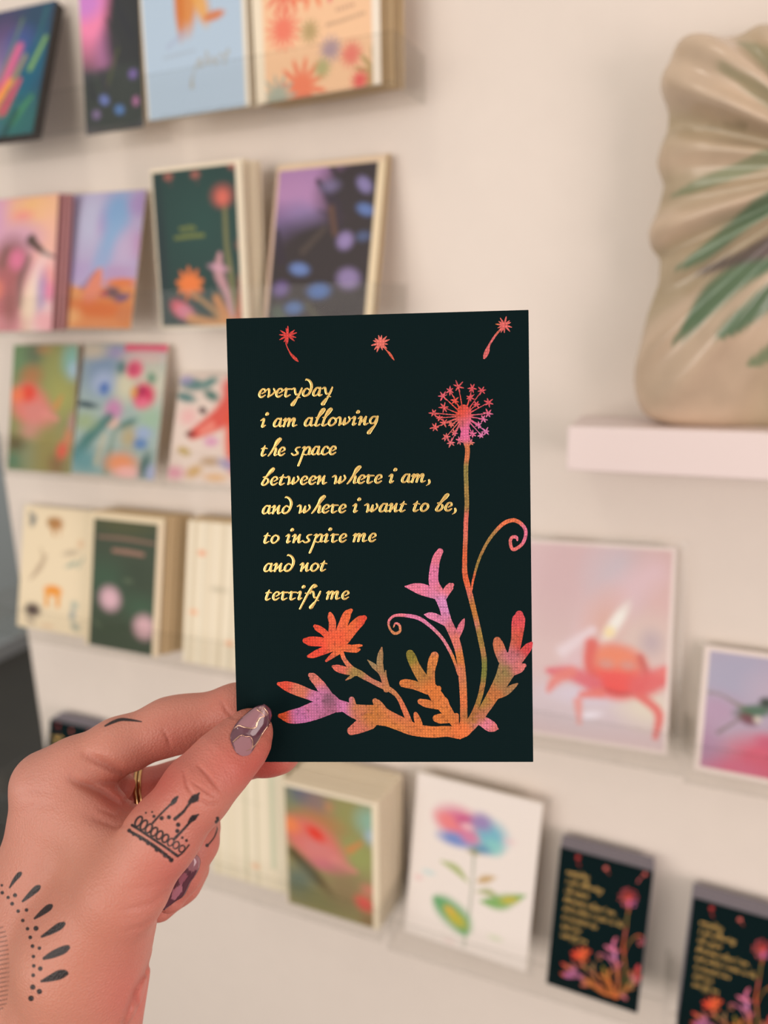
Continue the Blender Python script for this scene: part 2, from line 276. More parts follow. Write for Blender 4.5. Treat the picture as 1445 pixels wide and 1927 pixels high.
# ------------------------------------------------------------------ traced drawing and measured places
PLANT = [[(28.34,35.12,1.5),(29.94,30.52,1.58),(29.35,24.29,1.5),(29.42,17.2,1.5),(29.47,11.77,1.5),(29.11,6.33,1.5),(28.91,1.3,1.5),(28.5,-7.1,1.58),(28.6,-12.16,1.83),(29.9,-17.66,1.83),(31.68,-25.28,1.75),(33.45,-33.77,1.75),(34.62,-41.0,1.75),(34.32,-47.38,1.75),(32.98,-53.77,1.66),(30.8,-59.31,1.66),(28.65,-62.73,1.66)],[(30.62,-17.24,0.58),(31.43,-13.03,0.75),(33.17,-7.16,0.91),(35.74,-1.74,1.0),(38.71,2.41,1.16),(42.06,5.5,1.33),(45.39,6.28,1.33),(48.06,4.57,1.25),(49.07,2.05,1.16),(48.0,-1.49,1.08),(44.86,-3.54,1.16),(43.86,-1.02,1.0),(44.5,0.57,1.08),(45.95,0.54,1.08),(46.23,-0.42,0.58)],[(27.37,-64.01,2.49),(27.48,-55.88,2.41),(27.18,-47.34,2.58),(26.25,-38.81,2.49),(24.45,-32.42,2.91),(22.42,-27.74,2.99),(21.03,-22.64,2.91),(19.63,-18.39,3.74),(17.93,-14.14,3.33),(18.3,-9.07,2.99),(19.19,-5.71,2.66),(20.27,-3.83,2.08)],[(20.03,-19.24,2.49),(15.02,-17.07,3.95),(11.67,-16.1,3.12),(8.31,-15.63,0.5)],[(20.0,-21.35,2.08),(22.16,-17.57,2.66),(23.65,-15.68,2.41),(24.2,-15.27,1.25)],[(22.0,-28.16,2.49),(18.24,-26.21,2.58),(16.15,-25.55,2.08),(14.68,-25.33,0.42)],[(25.49,-33.28,1.66),(26.8,-29.9,2.16),(27.67,-27.78,1.25),(28.06,-26.86,0.33)],[(25.73,-46.05,0.42),(24.94,-42.63,0.91),(23.52,-38.79,1.08),(20.65,-33.67,1.08),(16.93,-29.6,1.16),(12.76,-26.58,1.33),(7.72,-25.47,1.16),(4.34,-25.65,0.91),(2.53,-27.34,0.83),(2.66,-29.68,0.75),(4.23,-31.61,1.0),(6.14,-30.99,0.91),(6.05,-28.86,0.83),(4.71,-28.21,0.67),(4.06,-29.48,0.42)],[(25.26,-64.01,2.49),(21.96,-58.85,3.74),(19.07,-54.56,4.57),(16.59,-50.7,4.16),(13.69,-47.26,3.74),(11.23,-42.97,3.24),(10.01,-39.97,3.24),(9.52,-38.69,2.74)],[(16.59,-51.13,2.91),(16.47,-45.14,2.74),(17.25,-41.3,3.16),(17.87,-39.39,2.74)],[(15.31,-51.55,2.49),(11.11,-49.6,2.99),(8.16,-48.94,3.08),(6.98,-48.85,2.66)],[(18.23,-54.13,2.49),(18.78,-51.56,2.08),(19.04,-50.71,1.83)],[(18.61,-56.7,2.49),(14.82,-55.83,2.74),(12.8,-55.18,2.0)],[(21.54,-58.42,2.49),(21.17,-55.43,2.49),(21.01,-54.78,2.16)],[(21.93,-61.21,2.91),(19.39,-61.08,3.49),(18.21,-60.99,2.66)],[(24.44,-62.29,2.49),(24.9,-60.15,1.91)],[(27.77,-65.73,3.33),(32.04,-61.24,3.33),(35.47,-56.34,3.74),(38.89,-50.81,4.57),(41.03,-46.99,5.4),(42.53,-43.6,6.24),(43.61,-40.63,4.99)],[(44.02,-41.06,3.74),(45.56,-34.29,3.74),(46.16,-29.22,4.41),(46.48,-26.69,4.16),(46.61,-25.64,2.74)],[(41.92,-42.74,3.74),(40.09,-38.06,3.95),(39.29,-35.3,3.41),(39.09,-34.45,2.66)],[(45.27,-41.92,3.33),(48.01,-38.55,3.16),(49.7,-36.44,2.49),(50.55,-35.39,1.08)],[(42.73,-44.87,4.16),(46.5,-43.62,3.57),(48.09,-43.0,1.41)],[(37.6,-53.36,2.91),(41.39,-52.18,2.49),(43.92,-50.41,1.91),(45.69,-49.23,0.58)],[(30.77,-61.88,1.66),(33.71,-62.1,3.49),(36.22,-63.61,3.99),(37.97,-64.38,2.74),(38.93,-64.68,0.58)],[(-3.54,-61.35,3.33),(1.56,-62.01,3.74),(5.79,-63.53,3.74),(10.01,-64.83,4.16),(16.36,-65.71,3.95),(21.86,-65.5,3.74),(26.07,-66.16,3.74),(29.05,-64.45,2.91)],[(12.16,-63.12,2.49),(11.44,-60.75,2.16),(11.04,-59.46,1.41)],[(26.05,-67.87,0.83),(26.91,-66.59,2.49)],[(10.62,-64.03,2.76),(3.79,-61.34,4.14),(-1.48,-59.89,6.55),(-5.71,-59.52,6.55),(-10.3,-58.26,4.83),(-13.46,-56.81,3.79),(-15.94,-56.45,4.83),(-18.75,-55.18,6.55),(-20.52,-54.82,6.55)],[(-19.07,-53.39,4.14),(-21.47,-49.45,3.45),(-24.07,-46.4,2.76),(-24.77,-45.86,1.66)],[(-19.1,-54.82,4.14),(-25.1,-52.65,3.79),(-29.7,-50.84,4.07),(-33.24,-49.57,3.31),(-35.9,-48.84,1.24)],[(-17.72,-56.62,5.17),(-23.45,-58.21,6.21),(-28.12,-59.74,5.52),(-32.42,-60.33,4.48),(-35.63,-59.96,1.59)],[(-10.26,-56.65,2.41),(-10.75,-54.32,1.93)],[(-0.74,-58.47,4.48),(-1.93,-55.97,3.1),(-2.73,-54.89,1.86)],[(-5.05,-62.03,5.86),(-8.64,-63.99,4.48),(-10.97,-65.24,3.1)],[(-17.2,-32.38,2.41),(-16.83,-28.12,2.48),(-17.34,-25.63,2.14),(-17.53,-24.75,1.31)],[(-14.72,-32.4,3.1),(-13.04,-28.16,3.17),(-11.74,-24.98,2.76),(-10.37,-23.58,1.24)],[(-13.71,-34.54,3.79),(-9.72,-29.6,3.72),(-7.2,-27.15,3.31),(-5.95,-26.28,1.93)],[(-17.23,-33.8,2.41),(-20.0,-30.93,2.28),(-22.1,-29.49,2.07),(-22.79,-28.95,1.31)],[(-15.84,-34.87,3.1),(-21.49,-34.3,3.24),(-24.68,-34.09,3.24),(-26.28,-33.9,1.93)],[(-15.86,-35.94,2.76),(-20.86,-37.68,2.62),(-23.73,-38.91,2.07),(-25.34,-39.32,1.03)],[(-14.47,-37.37,2.07),(-16.99,-39.13,1.72),(-19.23,-40.9,0.83)],[(-14.1,-36.31,2.41),(-10.57,-36.76,2.69),(-8.81,-37.34,1.66),(-7.75,-37.07,0.76)],[(-10.56,-36.41,1.72),(-8.08,-35.82,1.17),(-6.95,-35.73,0.62)],[(-15.84,-34.87,4.48),(-14.44,-35.95,4.48)],[(-14.11,-37.02,1.38),(-13.12,-40.23,1.45),(-10.7,-43.45,1.79),(-7.56,-45.6,2.28),(-4.07,-47.76,1.72),(-0.58,-49.56,1.9),(2.92,-51.35,1.72),(5.34,-53.86,1.45),(7.04,-57.43,1.79),(8.72,-61.71,1.93),(9.4,-63.5,1.72)],[(-9.33,-45.24,2.07),(-13.2,-44.21,2.69),(-15.66,-43.42,2.35),(-16.89,-42.91,1.03)],[(-9.33,-45.41,1.38),(-11.12,-46.65,1.03),(-12.63,-47.6,0.34)],[(1.16,-50.99,1.93),(0.52,-47.43,2.07),(-0.84,-44.93,1.52),(-2.92,-42.79,1.66),(-4.93,-40.82,0.41)],[(0.01,-46.36,1.55),(-0.86,-42.09,2.21),(-0.56,-38.9,1.86),(-0.09,-36.49,0.48)],[(1.53,-49.92,1.55),(0.89,-46.72,1.17),(1.1,-44.41,0.41)],[(27.2,51.39,0.43),(28.25,51.1,0.5),(28.94,50.9,0.22)],[(27.2,51.39,0.43),(27.47,50.23,0.5),(27.65,49.46,0.22)],[(27.2,51.39,0.43),(26.67,50.64,0.5),(26.32,50.13,0.22)],[(27.2,51.39,0.43),(26.24,51.79,0.5),(25.6,52.06,0.22)],[(27.2,51.39,0.43),(26.7,52.65,0.5),(26.37,53.49,0.22)],[(27.2,51.39,0.43),(28.09,52.31,0.5),(28.68,52.92,0.22)],[(28.78,42.57,1.33),(28.4,44.69,0.47),(27.73,48.46,0.3),(27.2,51.39,0.27)],[(24.37,50.14,0.43),(25.02,49.74,0.5),(25.46,49.47,0.22)],[(24.37,50.14,0.43),(24.34,49.14,0.5),(24.33,48.47,0.22)],[(24.37,50.14,0.43),(23.54,49.65,0.5),(22.99,49.32,0.22)],[(24.37,50.14,0.43),(23.74,50.54,0.5),(23.32,50.8,0.22)],[(24.37,50.14,0.43),(24.43,51.05,0.5),(24.47,51.65,0.22)],[(24.37,50.14,0.43),(24.95,50.57,0.5),(25.34,50.85,0.22)],[(28.49,42.45,1.33),(27.46,44.37,0.47),(25.74,47.58,0.3),(24.37,50.14,0.27)],[(22.02,48.38,0.43),(22.68,47.58,0.5),(23.13,47.05,0.22)],[(22.02,48.38,0.43),(21.51,47.48,0.5),(21.17,46.88,0.22)],[(22.02,48.38,0.43),(21.1,48.39,0.5),(20.48,48.39,0.22)],[(22.02,48.38,0.43),(21.51,49.17,0.5),(21.17,49.7,0.22)],[(22.02,48.38,0.43),(22.57,49.31,0.5),(22.94,49.94,0.22)],[(22.02,48.38,0.43),(22.8,48.63,0.5),(23.32,48.81,0.22)],[(28.26,42.27,1.33),(26.69,43.8,0.47),(24.1,46.34,0.3),(22.02,48.38,0.27)],[(25.97,46.79,0.43),(26.7,46.47,0.5),(27.18,46.25,0.22)],[(25.97,46.79,0.43),(26.15,46.07,0.5),(26.27,45.58,0.22)],[(25.97,46.79,0.43),(25.44,46.24,0.5),(25.09,45.86,0.22)],[(25.97,46.79,0.43),(25.15,46.94,0.5),(24.6,47.04,0.22)],[(25.97,46.79,0.43),(25.74,47.7,0.5),(25.58,48.3,0.22)],[(25.97,46.79,0.43),(26.67,47.42,0.5),(27.13,47.84,0.22)],[(28.65,42.11,1.33),(27.38,44.33,0.47),(26.87,45.23,0.3),(25.97,46.79,0.27)],[(22.29,44.56,0.43),(22.76,43.7,0.5),(23.08,43.12,0.22)],[(22.29,44.56,0.43),(22.07,43.54,0.5),(21.92,42.86,0.22)],[(22.29,44.56,0.43),(21.23,44.58,0.5),(20.52,44.59,0.22)],[(22.29,44.56,0.43),(21.67,45.34,0.5),(21.26,45.86,0.22)],[(22.29,44.56,0.43),(22.53,45.56,0.5),(22.69,46.23,0.22)],[(22.29,44.56,0.43),(23.13,44.68,0.5),(23.69,44.75,0.22)],[(28.29,41.89,1.33),(26.07,42.88,0.47),(24.29,43.67,0.3),(22.29,44.56,0.27)],[(18.77,42.82,0.43),(19.8,42.58,0.5),(20.48,42.42,0.22)],[(18.77,42.82,0.43),(19.34,42.0,0.5),(19.71,41.46,0.22)],[(18.77,42.82,0.43),(18.36,42.17,0.5),(18.08,41.74,0.22)],[(18.77,42.82,0.43),(17.79,42.82,0.5),(17.14,42.82,0.22)],[(18.77,42.82,0.43),(18.56,43.52,0.5),(18.42,43.98,0.22)],[(18.77,42.82,0.43),(19.21,43.4,0.5),(19.51,43.78,0.22)],[(27.94,41.71,1.33),(25.82,41.97,0.47),(21.83,42.45,0.3),(18.77,42.82,0.27)],[(20.74,41.11,0.43),(21.34,40.64,0.5),(21.74,40.32,0.22)],[(20.74,41.11,0.43),(20.48,40.5,0.5),(20.31,40.09,0.22)],[(20.74,41.11,0.43),(20.13,41.04,0.5),(19.72,41.0,0.22)],[(20.74,41.11,0.43),(20.16,41.48,0.5),(19.77,41.73,0.22)],[(20.74,41.11,0.43),(20.75,41.7,0.5),(20.76,42.09,0.22)],[(20.74,41.11,0.43),(21.39,41.34,0.5),(21.82,41.5,0.22)],[(28.13,41.54,1.33),(25.81,41.41,0.47),(23.21,41.25,0.3),(20.74,41.11,0.27)],[(22.21,39.42,0.43),(23.14,39.42,0.5),(23.75,39.42,0.22)],[(22.21,39.42,0.43),(22.61,38.55,0.5),(22.87,37.97,0.22)],[(22.21,39.42,0.43),(21.63,38.91,0.5),(21.24,38.58,0.22)],[(22.21,39.42,0.43),(21.4,39.55,0.5),(20.87,39.64,0.22)],[(22.21,39.42,0.43),(21.97,40.22,0.5),(21.81,40.76,0.22)],[(22.21,39.42,0.43),(22.77,40.05,0.5),(23.14,40.47,0.22)],[(28.28,41.37,1.33),(25.96,40.63,0.47),(24.24,40.07,0.3),(22.21,39.42,0.27)],[(19.2,37.99,0.43),(19.69,37.28,0.5),(20.02,36.81,0.22)],[(19.2,37.99,0.43),(18.8,37.3,0.5),(18.53,36.84,0.22)],[(19.2,37.99,0.43),(18.16,37.82,0.5),(17.47,37.7,0.22)],[(19.2,37.99,0.43),(18.68,38.73,0.5),(18.34,39.23,0.22)],[(19.2,37.99,0.43),(19.4,38.82,0.5),(19.53,39.37,0.22)],[(19.2,37.99,0.43),(19.92,38.03,0.5),(20.4,38.05,0.22)],[(27.98,41.23,1.33),(26.0,40.5,0.47),(22.13,39.07,0.3),(19.2,37.99,0.27)],[(24.7,38.86,0.43),(25.13,38.51,0.5),(25.41,38.28,0.22)],[(24.7,38.86,0.43),(24.59,38.22,0.5),(24.53,37.79,0.22)],[(24.7,38.86,0.43),(24.11,38.66,0.5),(23.71,38.52,0.22)],[(24.7,38.86,0.43),(24.15,39.34,0.5),(23.79,39.66,0.22)],[(24.7,38.86,0.43),(24.65,39.42,0.5),(24.62,39.78,0.22)],[(24.7,38.86,0.43),(25.43,39.12,0.5),(25.92,39.3,0.22)],[(28.53,41.32,1.33),(26.31,39.9,0.47),(25.97,39.68,0.3),(24.7,38.86,0.27)],[(25.65,36.02,0.43),(26.32,35.85,0.5),(26.76,35.73,0.22)],[(25.65,36.02,0.43),(25.86,35.42,0.5),(25.99,35.03,0.22)],[(25.65,36.02,0.43),(25.24,35.55,0.5),(24.96,35.23,0.22)],[(25.65,36.02,0.43),(25.07,36.21,0.5),(24.68,36.33,0.22)],[(25.65,36.02,0.43),(25.43,36.72,0.5),(25.28,37.19,0.22)],[(25.65,36.02,0.43),(26.04,36.58,0.5),(26.29,36.95,0.22)],[(28.62,41.03,1.33),(27.35,38.89,0.47),(26.64,37.69,0.3),(25.65,36.02,0.27)],[(22.81,34.59,0.43),(23.42,34.09,0.5),(23.84,33.75,0.22)],[(22.81,34.59,0.43),(22.53,33.84,0.5),(22.35,33.34,0.22)],[(22.81,34.59,0.43),(22.02,34.24,0.5),(21.49,34.0,0.22)],[(22.81,34.59,0.43),(22.3,35.14,0.5),(21.96,35.52,0.22)],[(22.81,34.59,0.43),(22.93,35.4,0.5),(23.02,35.95,0.22)],[(22.81,34.59,0.43),(23.66,34.72,0.5),(24.23,34.81,0.22)],[(28.34,40.89,1.33),(26.88,39.23,0.47),(24.65,36.69,0.3),(22.81,34.59,0.27)],[(24.44,32.72,0.43),(25.06,32.16,0.5),(25.47,31.78,0.22)],[(24.44,32.72,0.43),(24.04,31.79,0.5),(23.77,31.17,0.22)],[(24.44,32.72,0.43),(23.66,32.57,0.5),(23.14,32.47,0.22)],[(24.44,32.72,0.43),(23.77,33.32,0.5),(23.32,33.71,0.22)],[(24.44,32.72,0.43),(24.66,33.68,0.5),(24.81,34.33,0.22)],[(24.44,32.72,0.43),(25.22,32.75,0.5),(25.74,32.77,0.22)],[(28.5,40.7,1.33),(27.53,38.79,0.47),(25.8,35.39,0.3),(24.44,32.72,0.27)],[(27.44,33.32,0.43),(28.29,32.94,0.5),(28.86,32.69,0.22)],[(27.44,33.32,0.43),(27.53,32.49,0.5),(27.59,31.94,0.22)],[(27.44,33.32,0.43),(26.94,32.69,0.5),(26.6,32.26,0.22)],[(27.44,33.32,0.43),(26.7,33.65,0.5),(26.21,33.87,0.22)],[(27.44,33.32,0.43),(27.19,34.15,0.5),(27.03,34.7,0.22)],[(27.44,33.32,0.43),(28.04,33.93,0.5),(28.45,34.33,0.22)],[(28.8,40.76,1.33),(28.39,38.5,0.47),(27.89,35.81,0.3),(27.44,33.32,0.27)],[(31.08,32.58,0.43),(31.48,32.17,0.5),(31.74,31.9,0.22)],[(31.08,32.58,0.43),(30.64,31.92,0.5),(30.34,31.48,0.22)],[(31.08,32.58,0.43),(30.4,32.64,0.5),(29.95,32.68,0.22)],[(31.08,32.58,0.43),(30.72,33.32,0.5),(30.49,33.81,0.22)],[(31.08,32.58,0.43),(31.31,33.31,0.5),(31.46,33.8,0.22)],[(31.08,32.58,0.43),(31.82,32.56,0.5),(32.32,32.55,0.22)],[(29.16,40.69,1.33),(29.68,38.52,0.47),(30.44,35.29,0.3),(31.08,32.58,0.27)],[(31.62,35.4,0.43),(32.3,35.06,0.5),(32.76,34.84,0.22)],[(31.62,35.4,0.43),(31.69,34.72,0.5),(31.73,34.27,0.22)],[(31.62,35.4,0.43),(30.96,35.06,0.5),(30.52,34.83,0.22)],[(31.62,35.4,0.43),(31.09,35.81,0.5),(30.73,36.08,0.22)],[(31.62,35.4,0.43),(31.77,36.25,0.5),(31.86,36.82,0.22)],[(31.62,35.4,0.43),(32.49,35.7,0.5),(33.08,35.91,0.22)],[(29.22,40.97,1.33),(30.2,38.69,0.47),(30.82,37.25,0.3),(31.62,35.4,0.27)],[(34.6,35.0,0.43),(34.93,34.53,0.5),(35.15,34.22,0.22)],[(34.6,35.0,0.43),(34.31,34.46,0.5),(34.12,34.1,0.22)],[(34.6,35.0,0.43),(33.87,34.85,0.5),(33.39,34.75,0.22)],[(34.6,35.0,0.43),(34.19,35.54,0.5),(33.92,35.9,0.22)],[(34.6,35.0,0.43),(34.98,35.61,0.5),(35.24,36.02,0.22)],[(34.6,35.0,0.43),(35.22,35.12,0.5),(35.63,35.2,0.22)],[(29.52,40.93,1.33),(31.01,39.19,0.47),(32.9,36.98,0.3),(34.6,35.0,0.27)],[(36.1,36.29,0.43),(36.68,35.61,0.5),(37.07,35.15,0.22)],[(36.1,36.29,0.43),(35.9,35.61,0.5),(35.76,35.15,0.22)],[(36.1,36.29,0.43),(35.21,36.16,0.5),(34.61,36.07,0.22)],[(36.1,36.29,0.43),(35.44,36.91,0.5),(35.0,37.32,0.22)],[(36.1,36.29,0.43),(36.55,37.07,0.5),(36.85,37.59,0.22)],[(36.1,36.29,0.43),(36.76,36.32,0.5),(37.2,36.33,0.22)],[(29.67,41.06,1.33),(31.49,39.71,0.47),(33.96,37.88,0.3),(36.1,36.29,0.27)],[(33.81,38.5,0.43),(34.29,38.02,0.5),(34.6,37.7,0.22)],[(33.81,38.5,0.43),(33.79,37.76,0.5),(33.78,37.27,0.22)],[(33.81,38.5,0.43),(33.09,38.2,0.5),(32.61,38.01,0.22)],[(33.81,38.5,0.43),(33.09,39.03,0.5),(32.61,39.39,0.22)],[(33.81,38.5,0.43),(33.76,39.17,0.5),(33.72,39.62,0.22)],[(33.81,38.5,0.43),(34.4,38.86,0.5),(34.8,39.1,0.22)],[(29.44,41.28,1.33),(31.62,39.89,0.47),(32.36,39.43,0.3),(33.81,38.5,0.27)],[(35.33,40.45,0.43),(36.21,40.2,0.5),(36.8,40.03,0.22)],[(35.33,40.45,0.43),(35.79,39.78,0.5),(36.1,39.34,0.22)],[(35.33,40.45,0.43),(34.95,39.81,0.5),(34.69,39.38,0.22)],[(35.33,40.45,0.43),(34.48,40.48,0.5),(33.91,40.5,0.22)],[(35.33,40.45,0.43),(35.02,41.16,0.5),(34.82,41.63,0.22)],[(35.33,40.45,0.43),(35.68,41.12,0.5),(35.91,41.56,0.22)],[(29.59,41.48,1.33),(32.05,41.04,0.47),(33.42,40.79,0.3),(35.33,40.45,0.27)],[(37.0,42.24,0.43),(37.98,42.07,0.5),(38.64,41.96,0.22)],[(37.0,42.24,0.43),(37.33,41.53,0.5),(37.55,41.06,0.22)],[(37.0,42.24,0.43),(36.56,41.49,0.5),(36.27,40.99,0.22)],[(37.0,42.24,0.43),(36.0,42.43,0.5),(35.34,42.55,0.22)],[(37.0,42.24,0.43),(36.57,43.17,0.5),(36.29,43.79,0.22)],[(37.0,42.24,0.43),(37.59,42.91,0.5),(37.97,43.36,0.22)],[(29.76,41.65,1.33),(32.09,41.84,0.47),(34.59,42.04,0.3),(37.0,42.24,0.27)],[(37.22,45.87,0.43),(38.09,45.5,0.5),(38.68,45.26,0.22)],[(37.22,45.87,0.43),(37.38,44.93,0.5),(37.48,44.31,0.22)],[(37.22,45.87,0.43),(36.6,45.38,0.5),(36.18,45.05,0.22)],[(37.22,45.87,0.43),(36.34,46.24,0.5),(35.76,46.5,0.22)],[(37.22,45.87,0.43),(36.95,46.69,0.5),(36.78,47.23,0.22)],[(37.22,45.87,0.43),(37.99,46.5,0.5),(38.51,46.92,0.22)],[(29.78,42.02,1.33),(31.74,43.03,0.47),(34.74,44.59,0.3),(37.22,45.87,0.27)],[(33.08,45.3,0.43),(33.55,44.7,0.5),(33.86,44.3,0.22)],[(33.08,45.3,0.43),(32.77,44.79,0.5),(32.56,44.45,0.22)],[(33.08,45.3,0.43),(32.51,45.25,0.5),(32.14,45.21,0.22)],[(33.08,45.3,0.43),(32.74,45.92,0.5),(32.52,46.34,0.22)],[(33.08,45.3,0.43),(33.48,45.91,0.5),(33.75,46.32,0.22)],[(33.08,45.3,0.43),(33.79,45.32,0.5),(34.27,45.33,0.22)],[(29.36,41.96,1.33),(31.28,43.69,0.47),(31.84,44.19,0.3),(33.08,45.3,0.27)],[(31.12,47.66,0.43),(31.95,47.29,0.5),(32.51,47.03,0.22)],[(31.12,47.66,0.43),(31.23,46.91,0.5),(31.3,46.41,0.22)],[(31.12,47.66,0.43),(30.44,47.41,0.5),(29.98,47.25,0.22)],[(31.12,47.66,0.43),(30.44,47.97,0.5),(29.98,48.18,0.22)],[(31.12,47.66,0.43),(31.28,48.42,0.5),(31.39,48.92,0.22)],[(31.12,47.66,0.43),(31.91,48.27,0.5),(32.43,48.67,0.22)],[(29.17,42.2,1.33),(30.01,44.54,0.47),(30.47,45.84,0.3),(31.12,47.66,0.27)],[(31.83,50.79,0.43),(32.65,50.55,0.5),(33.21,50.39,0.22)],[(31.83,50.79,0.43),(32.06,49.87,0.5),(32.22,49.26,0.22)],[(31.83,50.79,0.43),(31.25,50.1,0.5),(30.87,49.64,0.22)],[(31.83,50.79,0.43),(30.94,50.75,0.5),(30.35,50.73,0.22)],[(31.83,50.79,0.43),(31.5,51.6,0.5),(31.28,52.14,0.22)],[(31.83,50.79,0.43),(32.25,51.56,0.5),(32.53,52.07,0.22)],[(29.24,42.51,1.33),(29.89,44.59,0.47),(30.97,48.03,0.3),(31.83,50.79,0.27)],[(34.95,49.89,0.43),(35.54,49.31,0.5),(35.94,48.92,0.22)],[(34.95,49.89,0.43),(34.52,49.0,0.5),(34.24,48.41,0.22)],[(34.95,49.89,0.43),(34.2,49.74,0.5),(33.69,49.64,0.22)],[(34.95,49.89,0.43),(34.35,50.58,0.5),(33.94,51.04,0.22)],[(34.95,49.89,0.43),(35.38,50.61,0.5),(35.66,51.09,0.22)],[(34.95,49.89,0.43),(35.79,50.0,0.5),(36.35,50.08,0.22)],[(29.55,42.42,1.33),(30.79,44.13,0.47),(33.16,47.4,0.3),(34.95,49.89,0.27)],[(28.84,43.41,3.99),(29.05,41.42,4.66),(29.01,38.44,3.49),(29.4,35.77,2.33),(29.77,33.44,1.46)],[(27.26,43.78,1.13),(28.23,42.43,2.66)],[(30.9,43.7,1.13),(29.89,42.4,2.66)]]
SEEDS = [[[(-29.85,69.97,0.51),(-28.24,69.53,0.59),(-27.17,69.24,0.25)],[(-29.85,69.97,0.51),(-28.57,68.84,0.59),(-27.71,68.08,0.25)],[(-29.85,69.97,0.51),(-29.99,68.34,0.59),(-30.08,67.25,0.25)],[(-29.85,69.97,0.51),(-30.65,68.72,0.59),(-31.19,67.9,0.25)],[(-29.85,69.97,0.51),(-31.54,69.16,0.59),(-32.67,68.61,0.25)],[(-29.85,69.97,0.51),(-31.57,70.16,0.59),(-32.72,70.28,0.25)],[(-29.85,69.97,0.51),(-31.34,70.98,0.59),(-32.34,71.66,0.25)],[(-29.85,69.97,0.51),(-30.19,71.4,0.59),(-30.42,72.35,0.25)],[(-29.85,69.97,0.51),(-29.81,71.82,0.59),(-29.79,73.05,0.25)],[(-29.85,69.97,0.51),(-28.47,70.99,0.59),(-27.56,71.68,0.25)],[(-29.85,69.97,0.51),(-28.06,70.45,0.59),(-26.86,70.77,0.25)],[(-30.32,68.89,0.51),(-30.51,67.08,0.36),(-29.46,64.51,0.44),(-28.53,63.17,0.87),(-27.45,62.05,1.02),(-26.59,61.16,0.36)]],[[(1.33,66.58,0.58),(2.78,66.29,0.67),(3.75,66.09,0.29)],[(1.33,66.58,0.58),(2.59,65.47,0.67),(3.42,64.74,0.29)],[(1.33,66.58,0.58),(1.73,65.19,0.67),(2.0,64.26,0.29)],[(1.33,66.58,0.58),(0.6,64.85,0.67),(0.12,63.7,0.29)],[(1.33,66.58,0.58),(0.13,65.34,0.67),(-0.67,64.51,0.29)],[(1.33,66.58,0.58),(-0.45,66.16,0.67),(-1.64,65.88,0.29)],[(1.33,66.58,0.58),(-0.05,67.1,0.67),(-0.98,67.44,0.29)],[(1.33,66.58,0.58),(0.34,67.46,0.67),(-0.32,68.05,0.29)],[(1.33,66.58,0.58),(1.01,68.08,0.67),(0.79,69.08,0.29)],[(1.33,66.58,0.58),(1.62,68.07,0.67),(1.81,69.06,0.29)],[(1.33,66.58,0.58),(2.58,67.84,0.67),(3.41,68.67,0.29)],[(1.33,66.58,0.58),(3.14,67.21,0.67),(4.34,67.63,0.29)],[(2.12,65.47,0.44),(3.33,64.14,0.36),(4.26,63.1,0.73),(5.18,61.78,0.73),(5.82,60.82,0.29)]],[[(42.73,71.38,0.5),(44.17,70.9,0.57),(45.13,70.59,0.25)],[(42.73,71.38,0.5),(43.79,70.11,0.57),(44.49,69.26,0.25)],[(42.73,71.38,0.5),(42.71,69.89,0.57),(42.7,68.9,0.25)],[(42.73,71.38,0.5),(42.05,69.97,0.57),(41.59,69.03,0.25)],[(42.73,71.38,0.5),(41.44,70.85,0.57),(40.58,70.5,0.25)],[(42.73,71.38,0.5),(41.03,71.61,0.57),(39.9,71.76,0.25)],[(42.73,71.38,0.5),(41.64,72.12,0.57),(40.91,72.61,0.25)],[(42.73,71.38,0.5),(41.96,72.77,0.57),(41.45,73.69,0.25)],[(42.73,71.38,0.5),(43.13,73.03,0.57),(43.4,74.13,0.25)],[(42.73,71.38,0.5),(43.74,72.2,0.57),(44.42,72.74,0.25)],[(42.73,71.38,0.5),(43.96,71.85,0.57),(44.77,72.17,0.25)],[(42.63,71.05,0.67),(40.8,69.3,0.67),(39.13,67.22,0.73),(37.62,64.8,0.73),(36.94,63.01,1.53),(36.26,61.38,1.33),(35.92,60.64,0.67)]]]
